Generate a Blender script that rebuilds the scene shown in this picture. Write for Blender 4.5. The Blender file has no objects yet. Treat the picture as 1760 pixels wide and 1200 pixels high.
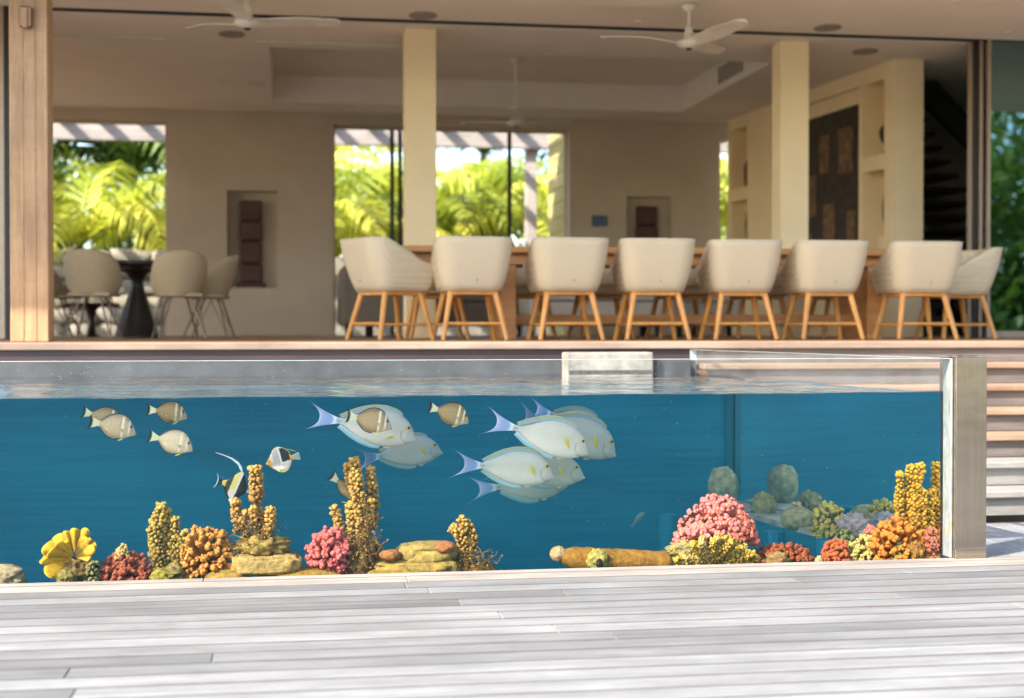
import bpy, bmesh, math, random
import numpy as np
from mathutils import Vector, Matrix, noise as mnoise
R = math.radians
SC = bpy.context.scene
COL = SC.collection
random.seed(7)
RNG = np.random.default_rng(7)

# ------------------------------------------------------------------ camera
HC = 1.15                       # eye height above the lower deck
FPX = 2444.0                    # 50 mm lens on a 1760 px wide frame
YAW = R(9.07)
PITCH = math.atan(36 / FPX)
cam_d = bpy.data.cameras.new('camera')
cam = bpy.data.objects.new('camera', cam_d)
COL.objects.link(cam)
cam.location = (0, 0, HC)
cam.rotation_euler = (R(90) - PITCH, 0, -YAW)
cam_d.lens = 50
cam_d.sensor_width = 36
cam_d.clip_end = 2000
cam_d.dof.use_dof = True
cam_d.dof.focus_distance = 7.05
cam_d.dof.aperture_fstop = 1.55
SC.camera = cam
_F = Vector((math.sin(YAW) * math.cos(PITCH), math.cos(YAW) * math.cos(PITCH), -math.sin(PITCH)))
_R = Vector((math.cos(YAW), -math.sin(YAW), 0))
_U = _R.cross(_F)

def at(px, py, Y):
    """the point of the vertical plane y = Y that the photograph shows at pixel (px, py)"""
    d = _F + _R * ((px - 880) / FPX) + _U * ((600 - py) / FPX)
    return Vector((0, 0, HC)) + d * (Y / d.y)

def mpp(px, Y):
    """metres per pixel there"""
    d = _F + _R * ((px - 880) / FPX)
    return (Y / d.y) / FPX

# ------------------------------------------------------------------ sky and sun
SUN_E, SUN_A = R(40), R(58)     # elevation; azimuth, degrees to the left of straight behind the camera
to_sun = Vector((-math.sin(SUN_A) * math.cos(SUN_E), -math.cos(SUN_A) * math.cos(SUN_E), math.sin(SUN_E)))
W = bpy.data.worlds.new('World')
SC.world = W
W.use_nodes = True
wn = W.node_tree.nodes
sky = wn.new('ShaderNodeTexSky')
sky.sky_type = 'NISHITA'
sky.sun_disc = False
sky.sun_elevation = SUN_E
sky.sun_rotation = math.atan2(to_sun.x, to_sun.y)
sky.dust_density = 1.6
wn['Background'].inputs['Strength'].default_value = 0.15
W.node_tree.links.new(sky.outputs[0], wn['Background'].inputs[0])
sun_d = bpy.data.lights.new('sun', 'SUN')
sun_d.energy = 3.0
sun_d.angle = R(0.55)
sun_d.color = (1, 0.94, 0.84)
sun = bpy.data.objects.new('sun', sun_d)
COL.objects.link(sun)
sun.rotation_euler = (-to_sun).to_track_quat('-Z', 'Y').to_euler()
sun.location = (-12, -8, 14)
SC.view_settings.view_transform = 'Standard'
SC.view_settings.look = 'None'
SC.view_settings.exposure = 1.93
SC.view_settings.gamma = 1
SC.render.engine = 'CYCLES'
SC.cycles.max_bounces = 10
SC.cycles.diffuse_bounces = 5
SC.cycles.glossy_bounces = 5
SC.cycles.transparent_max_bounces = 24
SC.cycles.sample_clamp_indirect = 6
SC.cycles.use_denoising = True

# ------------------------------------------------------------------ helpers
def lin(r, g, b):
    f = lambda c: (c / 255 / 12.92) if c / 255 <= .04045 else ((c / 255 + .055) / 1.055) ** 2.4
    return (f(r), f(g), f(b))

def link(o, parent=None):
    COL.objects.link(o)
    if parent is not None:
        o.parent = parent
        if parent.type == 'EMPTY' and parent.location.length > 0:
            o.matrix_parent_inverse = Matrix.Translation(-Vector(parent.location))
    return o

def tag(o, label=None, cat=None, group=None, kind=None):
    if label: o['label'] = label
    if cat: o['category'] = cat
    if group: o['group'] = group
    if kind: o['kind'] = kind
    return o

def empty(name, loc=(0, 0, 0), label=None, cat=None, group=None, kind=None):
    o = bpy.data.objects.new(name, None)
    o.empty_display_size = .1
    o.location = loc
    COL.objects.link(o)
    return tag(o, label, cat, group, kind)

def mesh(name, V, Fc, mat=None, parent=None, smooth=False, cols=None):
    me = bpy.data.meshes.new(name)
    me.from_pydata([tuple(v) for v in V], [], [tuple(f) for f in Fc])
    if cols is not None:
        a = me.color_attributes.new('Col', 'FLOAT_COLOR', 'POINT')
        c = np.ones((len(V), 4), dtype=np.float32)
        c[:, :3] = np.asarray(cols, dtype=np.float32)
        a.data.foreach_set('color', c.ravel())
    if smooth:
        me.polygons.foreach_set('use_smooth', [True] * len(me.polygons))
    if mat is not None:
        me.materials.append(mat)
    me.update()
    o = bpy.data.objects.new(name, me)
    return link(o, parent)

class MB:
    """collects shapes that make up one mesh"""
    def __init__(s): s.V = []; s.F = []; s.C = []; s.n = 0
    def add(s, V, Fc, col=None):
        V = np.asarray(V, dtype=float)
        s.V.append(V)
        s.F += [tuple(int(i) + s.n for i in f) for f in Fc]
        s.n += len(V)
        if col is not None:
            col = np.asarray(col, dtype=float)
            s.C.append(np.tile(col, (len(V), 1)) if col.ndim == 1 else col)
    def box(s, x0, x1, y0, y1, z0, z1, col=None):
        s.add([(x0, y0, z0), (x1, y0, z0), (x1, y1, z0), (x0, y1, z0), (x0, y0, z1), (x1, y0, z1), (x1, y1, z1), (x0, y1, z1)],
              [(0, 3, 2, 1), (4, 5, 6, 7), (0, 1, 5, 4), (1, 2, 6, 5), (2, 3, 7, 6), (3, 0, 4, 7)], col)
    def tube(s, pts, rad, n=8, col=None, cap=True):
        P = [Vector(p) for p in pts]
        rad = rad if hasattr(rad, '__len__') else [rad] * len(P)
        V, Fc, CC = [], [], []
        up = Vector((0, 0, 1))
        for i, p in enumerate(P):
            d = (P[min(i + 1, len(P) - 1)] - P[max(i - 1, 0)]).normalized()
            a = d.cross(up if abs(d.z) < .9 else Vector((1, 0, 0))).normalized()
            b = d.cross(a)
            for k in range(n):
                t = 2 * math.pi * k / n
                V.append(p + (a * math.cos(t) + b * math.sin(t)) * rad[i])
                if col is not None and not isinstance(col, tuple): CC.append(col[i])
        for i in range(len(P) - 1):
            for k in range(n):
                Fc.append((i * n + k, i * n + (k + 1) % n, (i + 1) * n + (k + 1) % n, (i + 1) * n + k))
        if cap:
            Fc.append(tuple(range(n))); Fc.append(tuple((len(P) - 1) * n + k for k in reversed(range(n))))
        s.add([tuple(v) for v in V], Fc, CC if CC else col)
    def lathe(s, c, prof, n=20, col=None):
        V, Fc = [], []
        for r, z in prof:
            for k in range(n):
                t = 2 * math.pi * k / n
                V.append((c[0] + r * math.cos(t), c[1] + r * math.sin(t), c[2] + z))
        for i in range(len(prof) - 1):
            for k in range(n):
                Fc.append((i * n + k, i * n + (k + 1) % n, (i + 1) * n + (k + 1) % n, (i + 1) * n + k))
        Fc.append(tuple(reversed(range(n)))); Fc.append(tuple((len(prof) - 1) * n + k for k in range(n)))
        s.add(V, Fc, col)
    def build(s, name, mat, parent=None, smooth=False):
        V = np.concatenate(s.V) if s.V else np.zeros((0, 3))
        return mesh(name, V, s.F, mat, parent, smooth, np.concatenate(s.C) if s.C else None)

def bevel_mesh(o, off, seg=2):
    bm = bmesh.new(); bm.from_mesh(o.data)
    bmesh.ops.bevel(bm, geom=bm.edges[:], offset=off, segments=seg, affect='EDGES', profile=.5)
    bm.to_mesh(o.data); bm.free()
    return o

def box(name, x0, x1, y0, y1, z0, z1, mat, parent=None, bevel=0, seg=2):
    m = MB(); m.box(x0, x1, y0, y1, z0, z1)
    o = m.build(name, mat, parent)
    return bevel_mesh(o, bevel, seg) if bevel else o

def copy_tree(o, parent=None):
    c = o.copy()
    COL.objects.link(c)
    if parent is not None: c.parent = parent
    for ch in list(o.children): copy_tree(ch, c)
    return c

def ico(sub):
    bm = bmesh.new(); bmesh.ops.create_icosphere(bm, subdivisions=sub, radius=1)
    V = np.array([v.co[:] for v in bm.verts]); Fc = [tuple(v.index for v in f.verts) for f in bm.faces]
    bm.free(); return V, Fc
ICO1, ICO2, ICO3, ICO4 = ico(1), ico(2), ico(3), ico(4)

# ------------------------------------------------------------------ materials
class NT:
    def __init__(s, name):
        s.m = bpy.data.materials.new(name); s.m.use_nodes = True
        s.t = s.m.node_tree; s.n = s.t.nodes; s.p = s.n['Principled BSDF']; s.out = s.n['Material Output']
    def new(s, typ, **kw):
        n = s.n.new(typ)
        for k, v in kw.items():
            if k in n.inputs: n.inputs[k].default_value = v
            else: setattr(n, k, v)
        return n
    def l(s, a, b): s.t.links.new(a, b)
    def coords(s, scale=(1, 1, 1), kind='Object', rand=0):
        tc = s.new('ShaderNodeTexCoord'); mp = s.new('ShaderNodeMapping')
        mp.inputs['Scale'].default_value = scale
        src = tc.outputs[kind] if kind != 'World' else s.new('ShaderNodeNewGeometry').outputs['Position']
        if rand:
            oi = s.new('ShaderNodeObjectInfo'); vm = s.new('ShaderNodeVectorMath', operation='MULTIPLY_ADD')
            cb = s.new('ShaderNodeCombineXYZ')
            for k in range(3): s.l(oi.outputs['Random'], cb.inputs[k])
            s.l(cb.outputs[0], vm.inputs[0]); vm.inputs[1].default_value = (rand, rand * .7, rand * 1.3); s.l(src, vm.inputs[2])
            src = vm.outputs[0]
        s.l(src, mp.inputs['Vector'])
        return mp.outputs[0]
    def noise(s, vec, scale, detail=4, rough=.6):
        n = s.new('ShaderNodeTexNoise'); n.inputs['Scale'].default_value = scale
        n.inputs['Detail'].default_value = detail; n.inputs['Roughness'].default_value = rough
        if vec is not None: s.l(vec, n.inputs['Vector'])
        return n.outputs['Fac']
    def ramp(s, fac, stops):
        r = s.new('ShaderNodeValToRGB'); e = r.color_ramp.elements
        while len(e) < len(stops): e.new(.5)
        for k, (p, c) in enumerate(stops):
            e[k].position = p; e[k].color = (*c, 1) if len(c) == 3 else c
        s.l(fac, r.inputs[0]); return r.outputs[0]
    def mix(s, fac, a, b, mode='MIX'):
        n = s.new('ShaderNodeMix', data_type='RGBA', blend_type=mode)
        for src, k in ((fac, 0), (a, 6), (b, 7)):
            if hasattr(src, 'is_linked') or isinstance(src, bpy.types.NodeSocket): s.l(src, n.inputs[k])
            elif k == 0: n.inputs[0].default_value = src
            else: n.inputs[k].default_value = (*src, 1)
        return n.outputs[2]
    def math(s, op, a, b=None, c=None):
        n = s.new('ShaderNodeMath', operation=op)
        for k, v in enumerate((a, b, c)):
            if v is None: continue
            if isinstance(v, bpy.types.NodeSocket): s.l(v, n.inputs[k])
            else: n.inputs[k].default_value = v
        return n.outputs[0]
    def bump(s, h, strength=.3, dist=.01):
        b = s.new('ShaderNodeBump'); b.inputs['Strength'].default_value = strength; b.inputs['Distance'].default_value = dist
        s.l(h, b.inputs['Height']); s.l(b.outputs[0], s.p.inputs['Normal']); return b
    def set(s, **kw):
        for k, v in kw.items():
            k = k.replace('_', ' ')
            if isinstance(v, bpy.types.NodeSocket): s.l(v, s.p.inputs[k])
            elif isinstance(v, tuple): s.p.inputs[k].default_value = (*v, 1)
            else: s.p.inputs[k].default_value = v
        return s.m

def plain(name, col, rough=.6, metal=0, var=.12, scale=6, bump=.0, spec=.5, vscale=(1, 1, 1)):
    t = NT(name)
    v = t.coords(vscale, 'World')
    f = t.noise(v, scale, 5)
    lo = tuple(c * (1 - var) for c in col); hi = tuple(min(1, c * (1 + var)) for c in col)
    c = t.ramp(f, [(.3, lo), (.7, hi)])
    if bump: t.bump(f, bump, .02)
    t.set(Base_Color=c, Roughness=rough, Metallic=metal)
    t.p.inputs['Specular IOR Level'].default_value = spec
    return t.m

def wood(name, a, b, rough=.6, along='X', dark=None, rnd=(.75, 1.15), gscale=1.0, bump=.35):
    """plank wood with grain along one axis, tone varied per object"""
    t = NT(name)
    sc = {'X': (.7, 16, 16), 'Y': (16, .7, 16), 'Z': (16, 16, .7)}[along]
    v = t.coords(tuple(k * gscale for k in sc), 'World', rand=37)
    f = t.noise(v, 1.6, 7, .65)
    g = t.noise(v, 9, 4, .7)
    c = t.ramp(f, [(.28, a), (.72, b)])
    if dark:
        c = t.mix(t.math('MULTIPLY', t.ramp(g, [(.54, (0, 0, 0)), (.72, (1, 1, 1))]), .62), c, dark)
    bl = t.noise(t.coords((1.1, 4, 4) if along == 'X' else (3, 3, 1.2), 'World', rand=11), 1.7, 5, .6)
    c = t.mix(1.0, c, t.ramp(bl, [(.3, (.80, .80, .80)), (.7, (1.12, 1.12, 1.12))]), 'MULTIPLY')
    if dark:
        st = t.noise(t.coords((.9, 1.6, 1.6), 'World'), 1.3, 6, .7)
        c = t.mix(1.0, c, t.ramp(st, [(.35, (.80, .80, .79)), (.62, (1.06, 1.06, 1.05))]), 'MULTIPLY')
        kn = t.new('ShaderNodeTexVoronoi'); kn.inputs['Scale'].default_value = 1.0
        t.l(t.coords((1.3, 5, 5) if along == 'X' else (5, 1.3, 5), 'World', rand=5), kn.inputs['Vector'])
        c = t.mix(t.ramp(kn.outputs['Distance'], [(.0, (.7, .7, .7)), (.085, (0, 0, 0))]), c, dark)
    oi = t.new('ShaderNodeObjectInfo')
    mr = t.new('ShaderNodeMapRange'); mr.inputs['To Min'].default_value = rnd[0]; mr.inputs['To Max'].default_value = rnd[1]
    t.l(oi.outputs['Random'], mr.inputs['Value'])
    c = t.mix(1.0, c, mr.outputs[0], 'MULTIPLY')
    t.bump(g, bump, .004)
    return t.set(Base_Color=c, Roughness=rough)

M = {}
M['deck'] = wood('weathered_deck', (.185, .180, .169), (.305, .299, .284), .75, 'X', (.085, .075, .067), (.60, 1.12))
M['deck_tan'] = wood('unbleached_deck', (.22, .185, .15), (.35, .31, .265), .75, 'X', (.13, .09, .065), (.85, 1.05))
M['deck_y'] = wood('weathered_deck_cross', (.24, .235, .235), (.36, .355, .35), .75, 'Y', (.15, .14, .13), (.8, 1.1))
M['plank_edge'] = plain('raw_plank_edge', (.075, .050, .044), .9)
M['under'] = plain('deck_underside', (.05, .028, .022), .9)
M['terrace'] = wood('terrace_wood', (.26, .135, .06), (.38, .21, .10), .5, 'X', None, (1, 1), .8, .15)
M['lip'] = wood('terrace_lip_wood', (.25, .17, .12), (.36, .26, .19), .6, 'X', (.3, .2, .15), (.95, 1.05), 1, .2)
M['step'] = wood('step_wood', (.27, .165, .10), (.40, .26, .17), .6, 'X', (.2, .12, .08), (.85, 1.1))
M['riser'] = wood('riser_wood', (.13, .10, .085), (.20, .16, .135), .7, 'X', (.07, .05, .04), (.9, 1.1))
M['step_white'] = wood('sunlit_bleached_step_wood', (.23, .21, .185), (.33, .305, .275), .7, 'X', (.17, .15, .13), (.9, 1.08))  # paler step wood: sunlight on the bleached lower steps put into the colour
M['fascia'] = wood('dark_fascia', (.035, .022, .022), (.075, .042, .04), .55, 'X')
M['fir'] = wood('pale_post_wood', (.42, .23, .105), (.58, .36, .19), .55, 'Z', (.24, .11, .05), (1, 1), .8, .2)
M['oak'] = wood('warm_leg_wood', (.52, .22, .045), (.70, .34, .085), .4, 'Z', None, (.9, 1.1), 1, .1)
M['tabletop'] = wood('tabletop_wood', (.42, .18, .05), (.6, .28, .09), .35, 'X', None, (1, 1), 1, .1)
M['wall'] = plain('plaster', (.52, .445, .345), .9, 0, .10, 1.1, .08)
M['wall_lit'] = plain('lit_plaster', (.88, .72, .44), .85, 0, .04, 3, .04)  # brighter copy of the plaster, light on columns and niche wall put into colour
M['ceil'] = plain('ceiling_paint', (.86, .79, .70), .9, 0, .03, 2)
M['darkwall'] = plain('charcoal_wall', (.34, .32, .27), .8)
M['black'] = plain('black_metal', (.012, .012, .011), .4)
M['stile'] = plain('bronze_stile', (.42, .33, .25), .35, .4, .08, 20)
M['white'] = plain('white_paint', (.72, .68, .60), .45)
M['grey_plate'] = plain('grey_grille', (.30, .265, .23), .6)
M['steelbolt'] = plain('bracket_metal', (.25, .14, .09), .4, .8)
M['stonewall'] = plain('pool_stone', (.05, .049, .05), .6, 0, .35, 5, .3)
M['concrete'] = plain('pale_concrete', (.27, .235, .195), .85, 0, .45, 7, .5)
M['marbled'] = plain('carved_red_wood', (.075, .028, .02), .5, 0, .5, 22, .5)
M['bronze'] = plain('dark_bronze', (.03, .016, .012), .35, .2)
M['art'] = plain('dark_artwork', (.035, .026, .022), .6, 0, .5, 9, .2)
M['artpanel'] = plain('brown_art_panel', (.15, .085, .045), .6, 0, .6, 13, .3)
M['blue'] = plain('blue_print', (.03, .09, .22), .3, 0, .6, 16)
M['sofa'] = plain('taupe_fabric', (.17, .14, .10), .9, 0, .1, 40, .2)
M['sofa_light'] = plain('cream_fabric', (.58, .52, .42), .9, 0, .08, 40, .2)
M['darktable'] = plain('dark_bronze_table', (.022, .016, .012), .35)
M['shellchair'] = plain('sand_shell', (.44, .335, .20), .7, 0, .06, 30)
M['wire'] = plain('wire_metal', (.22, .17, .12), .4, .3)
M['louvre'] = wood('louvre_wood', (.50, .42, .16), (.62, .54, .24), .6, 'Y', None, (.9, 1.1))
M['pergola'] = wood('grey_pergola_wood', (.36, .31, .27), (.52, .46, .42), .75, 'X', None, (.9, 1.1))
M['soil'] = plain('garden_ground', (.10, .085, .05), .95, 0, .4, 2, .3)
M['trunk'] = plain('palm_bark', (.20, .16, .12), .9, 0, .3, 12, .5, vscale=(1, 1, 6))
M['pink'] = plain('pink_petal', (.75, .10, .28), .6)

def m_fabric():
    t = NT('woven_cream')
    v = t.coords((1, 1, 1), 'Object')
    w1 = t.new('ShaderNodeTexWave', wave_type='BANDS', bands_direction='X'); w1.inputs['Scale'].default_value = 26; w1.inputs['Distortion'].default_value = .6
    w2 = t.new('ShaderNodeTexWave', wave_type='BANDS', bands_direction='Z'); w2.inputs['Scale'].default_value = 30; w2.inputs['Distortion'].default_value = .6
    t.l(v, w1.inputs['Vector']); t.l(v, w2.inputs['Vector'])
    f = t.math('MULTIPLY', w1.outputs['Fac'], w2.outputs['Fac'])
    n = t.noise(v, 14, 4)
    c = t.mix(t.math('MULTIPLY', n, .6), t.ramp(f, [(0, (.52, .43, .29)), (1, (.80, .68, .475))]), (.66, .56, .39))
    t.bump(f, .6, .006)
    return t.set(Base_Color=c, Roughness=.85)
M['fabric'] = m_fabric()

def m_leaf(name, a, b, trans=.45, rough=.5):
    t = NT(name)
    f = t.noise(t.coords((1, 1, 1), 'World'), 1.7, 4)
    oi = t.new('ShaderNodeObjectInfo')
    f2 = t.math('ADD', t.math('MULTIPLY', f, .55), t.math('MULTIPLY', oi.outputs['Random'], .55))
    c = t.ramp(f2, [(.22, tuple(x * .45 for x in a)), (.42, a), (.82, b)])
    tr = t.new('ShaderNodeBsdfTranslucent'); t.l(c, tr.inputs['Color'])
    mx = t.new('ShaderNodeMixShader'); mx.inputs[0].default_value = trans
    t.set(Base_Color=c, Roughness=rough)
    t.l(t.p.outputs[0], mx.inputs[1]); t.l(tr.outputs[0], mx.inputs[2]); t.l(mx.outputs[0], t.out.inputs['Surface'])
    return t.m
M['palm'] = m_leaf('palm_leaf', (.40, .47, .04), (.88, .82, .12), .5)
M['palm_dark'] = m_leaf('dark_palm_leaf', (.035, .075, .012), (.12, .19, .02), .35)
M['shrub'] = m_leaf('shrub_leaf', (.06, .12, .015), (.26, .33, .04), .4)

def m_attr(name, rough=.6, nscale=60, lo=.75, hi=1.12, bump=.35, dist=.003, spec=.4, kind='World', tint=(1, 1, 1)):
    """colour from the model's own colour pattern, broken up by fine noise"""
    t = NT(name)
    a = t.new('ShaderNodeVertexColor', layer_name='Col')
    v = t.coords((1, 1, 1), kind)
    f = t.noise(v, nscale, 5, .65)
    k = t.new('ShaderNodeMapRange'); k.inputs['From Min'].default_value = .25; k.inputs['From Max'].default_value = .75
    k.inputs['To Min'].default_value = lo; k.inputs['To Max'].default_value = hi; t.l(f, k.inputs['Value'])
    c = t.mix(1.0, t.mix(1.0, a.outputs['Color'], tint, 'MULTIPLY'), k.outputs[0], 'MULTIPLY')
    if bump: t.bump(f, bump, dist)
    t.set(Base_Color=c, Roughness=rough)
    t.p.inputs['Specular IOR Level'].default_value = spec
    return t.m
M['coral'] = m_attr('coral_skin', .8, 75, .55, 1.25, .6, .004, .2, 'World', (.78, .61, .44))
M['rock'] = m_attr('reef_rock', .9, 34, .45, 1.3, 1.0, .014, .2, 'World', (.66, .52, .37))
M['fish'] = m_attr('fish_skin', .42, 55, .93, 1.05, .1, .002, .45, 'Object', (.77, .68, .615))
M['tang'] = m_attr('speckled_fish_skin', .5, 170, .55, 1.22, .1, .001, .4, 'Object', (.84, .70, .56))

def m_fin():
    t = NT('fin_membrane')
    a = t.new('ShaderNodeVertexColor', layer_name='Col')
    tr = t.new('ShaderNodeBsdfTranslucent'); t.l(a.outputs[0], tr.inputs['Color'])
    mx = t.new('ShaderNodeMixShader'); mx.inputs[0].default_value = .3
    t.set(Base_Color=a.outputs[0], Roughness=.45)
    t.l(t.p.outputs[0], mx.inputs[1]); t.l(tr.outputs[0], mx.inputs[2]); t.l(mx.outputs[0], t.out.inputs['Surface'])
    return t.m
M['fin'] = m_fin()

def schlick(t, f0=.02, nrm=None):
    g = t.new('ShaderNodeNewGeometry')
    d = t.new('ShaderNodeVectorMath', operation='DOT_PRODUCT')
    t.l(nrm if nrm is not None else g.outputs['Normal'], d.inputs[0]); t.l(g.outputs['Incoming'], d.inputs[1])
    c = t.math('ABSOLUTE', d.outputs['Value'])
    k = t.math('POWER', t.math('SUBTRACT', 1.0, c), 5)
    return t.math('MULTIPLY_ADD', k, 1 - f0, f0), g

def m_glass(name, tint=(.97, .985, .985), f0=.03, rough=.0, extra=0.0, dust=.0, gcol=(1, 1, 1)):
    t = NT(name); t.n.remove(t.p)
    f, g = schlick(t, f0)
    if extra: f = t.math('ADD', f, extra)
    tr = t.new('ShaderNodeBsdfTransparent'); tr.inputs[0].default_value = (*tint, 1)
    gl = t.new('ShaderNodeBsdfGlossy'); gl.inputs['Roughness'].default_value = rough; gl.inputs['Color'].default_value = (*gcol, 1)
    mx = t.new('ShaderNodeMixShader'); t.l(f, mx.inputs[0]); t.l(tr.outputs[0], mx.inputs[1]); t.l(gl.outputs[0], mx.inputs[2])
    o = mx.outputs[0]
    if dust:
        df = t.new('ShaderNodeBsdfDiffuse'); df.inputs[0].default_value = (.8, .8, .78, 1)
        v = t.coords((1, 1, 1), 'World')
        n = t.noise(v, 5, 6, .7)
        sz = t.new('ShaderNodeSeparateXYZ'); t.l(v, sz.inputs[0])
        dry = t.math('MULTIPLY_ADD', t.math('GREATER_THAN', sz.outputs[2], .832), 1.0, .03)     # water marks dry only above the waterline
        k = t.math('MULTIPLY', t.math('MULTIPLY', t.ramp(n, [(.35, (.15, .15, .15)), (.75, (1, 1, 1))]), dust), dry)
        m2 = t.new('ShaderNodeMixShader'); t.l(k, m2.inputs[0]); t.l(o, m2.inputs[1]); t.l(df.outputs[0], m2.inputs[2]); o = m2.outputs[0]
    t.l(o, t.out.inputs['Surface'])
    return t.m
M['acrylic'] = m_glass('clear_acrylic', (.975, .987, .987), .004, 0, 0, .035)
M['doorglass'] = m_glass('tinted_door_glass', (.14, .18, .18), .05, .0, .36, gcol=(.38, .62, .66))
M['winglass'] = m_glass('window_glass', (.95, .97, .96), .03)

def m_water():
    t = NT('pool_water'); t.n.remove(t.p)
    v = t.coords((.55, 1.5, 1), 'World')
    h = t.math('ADD', t.noise(v, 1.7, 3, .55), t.math('MULTIPLY', t.noise(v, 5.5, 2, .5), .22))
    b = t.new('ShaderNodeBump'); b.inputs['Strength'].default_value = 1.0; b.inputs['Distance'].default_value = .075
    t.l(h, b.inputs['Height'])
    f, g = schlick(t, .02)
    sx = t.new('ShaderNodeSeparateXYZ'); t.l(g.outputs['True Normal'], sx.inputs[0])
    # the shading normal faces the viewer; recover the outward one
    sgn = t.math('SUBTRACT', 1.0, t.math('MULTIPLY', g.outputs['Backfacing'], 2.0))
    nx = t.math('MULTIPLY', sx.outputs[0], sgn); nz = t.math('MULTIPLY', sx.outputs[2], sgn)
    top = t.math('GREATER_THAN', nz, .5); side = t.math('GREATER_THAN', nx, .7)
    fr = t.new('ShaderNodeFresnel'); fr.inputs['IOR'].default_value = 1.33
    fac = t.math('ADD', t.math('MULTIPLY', f, top), t.math('MULTIPLY', fr.outputs[0], side))
    tr = t.new('ShaderNodeBsdfTransparent')
    g1 = t.new('ShaderNodeBsdfGlossy'); g1.inputs['Roughness'].default_value = .02; g1.inputs['Color'].default_value = (1, 1, 1, 1)
    t.l(b.outputs[0], g1.inputs['Normal'])
    g2 = t.new('ShaderNodeBsdfGlossy'); g2.inputs['Roughness'].default_value = .03; g2.inputs['Color'].default_value = (.9, .95, .95, 1)
    mg = t.new('ShaderNodeMixShader'); t.l(side, mg.inputs[0]); t.l(g1.outputs[0], mg.inputs[1]); t.l(g2.outputs[0], mg.inputs[2])
    mx = t.new('ShaderNodeMixShader'); t.l(fac, mx.inputs[0]); t.l(tr.outputs[0], mx.inputs[1]); t.l(mg.outputs[0], mx.inputs[2])
    t.l(mx.outputs[0], t.out.inputs['Surface'])
    va = t.new('ShaderNodeVolumeAbsorption'); va.inputs['Color'].default_value = (.0, .78, .90, 1); va.inputs['Density'].default_value = .15
    vs = t.new('ShaderNodeVolumeScatter'); vs.inputs['Color'].default_value = (.02, .66, .86, 1); vs.inputs['Density'].default_value = .07
    ad = t.new('ShaderNodeAddShader'); t.l(va.outputs[0], ad.inputs[0]); t.l(vs.outputs[0], ad.inputs[1])
    t.l(ad.outputs[0], t.out.inputs['Volume'])
    return t.m
M['water'] = m_water()
M['acrylic_edge'] = plain('polished_acrylic_edge', (.40, .47, .46), .2, 0, .2, 8)

def m_poolblue():
    t = NT('blue_pool_liner')
    v = t.coords((.5, .5, 14), 'World')
    f = t.math('ADD', t.math('MULTIPLY', t.noise(v, 2.6, 5, .6), .6), t.math('MULTIPLY', t.noise(t.coords((.5, .5, .9), 'World'), 1.6, 3, .5), .4))
    c = t.ramp(f, [(.36, (.001, .098, .165)), (.64, (.0018, .168, .255))])
    return t.set(Base_Color=c, Roughness=.6)
M['poolblue'] = m_poolblue()
M['stain'] = plain('dark_algae_stain', (.06, .055, .045), .9, 0, .8, 30)
M['joint'] = plain('teal_joint', (.004, .085, .115), .6)

def m_steel():
    t = NT('brushed_steel')
    v = t.coords((60, 60, .8), 'World')
    f = t.noise(v, 1.5, 5, .7)
    st = t.noise(t.coords((34, 34, .7), 'World'), 1.3, 3, .6)
    c = t.mix(t.ramp(st, [(.66, (0, 0, 0)), (.74, (.7, .7, .7))]), t.ramp(f, [(.3, (.44, .375, .295)), (.7, (.53, .455, .37))]), (.34, .2, .12))
    t.bump(f, .06, .002)
    r = t.ramp(t.noise(t.coords((4, 4, 9), 'World'), 1.2, 4), [(.3, (.09, .09, .09)), (.7, (.24, .24, .24))])
    return t.set(Base_Color=c, Metallic=1.0, Roughness=r)
M['steel'] = m_steel()

def m_seal():
    t = NT('stained_sealant')
    v = t.coords((14, 14, 5), 'World')
    f = t.noise(v, 2, 5, .7); g = t.noise(v, 3.7, 3)
    c = t.ramp(f, [(.35, (.17, .185, .178)), (.6, (.29, .305, .295))])
    c = t.mix(t.ramp(g, [(.58, (0, 0, 0)), (.66, (.85, .85, .85))]), c, (.24, .20, .035))
    return t.set(Base_Color=c, Roughness=.6)
M['seal'] = m_seal()

def m_masonry():
    t = NT('garden_stone')
    v = t.coords((1, 1, 1), 'Object')
    f = t.noise(v, 9, 6, .65)
    oi = t.new('ShaderNodeObjectInfo')
    c = t.mix(oi.outputs['Random'], t.ramp(f, [(.3, (.22, .18, .12)), (.7, (.46, .40, .29))]), t.ramp(f, [(.3, (.18, .165, .14)), (.7, (.38, .35, .29))]))
    t.bump(f, .6, .02)
    return t.set(Base_Color=c, Roughness=.9)
M['masonry'] = m_masonry()

# ================================================================== ground, deck, steps, pool
YG = 6.67                       # outer face of the front acrylic
ZT = HC - .10                   # terrace level
ZC = ZT + 3.0                   # ceiling
YT = 9.93                       # terrace edge
ZW = .822                       # water level
XS0, XS1, YS1 = 3.288, 2.82, 9.72   # side acrylic: x at the front, x at the back, y at the back
def xs(y): return XS0 + (XS1 - XS0) * (y - YG) / (YS1 - YG)

tag(box('ground', -400, 400, -300, 500, -2.6, -2.3, M['soil']), kind='structure')
gd = tag(box('garden', -60, 80, 19.75, 160, -2, ZT - .06, M['soil']), kind='structure')

deck = tag(box('deck', -9, 7.5, -7, 3.02, -.06, -.001, M['deck']), kind='structure')
box('joist_bed', -9, 7.5, 3.0, 6.66, -.2, -.034, M['under'], deck)
box('joist_bed', 3.47, 7.5, 6.662, 8.1, -.2, -.037, M['under'], deck)
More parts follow.
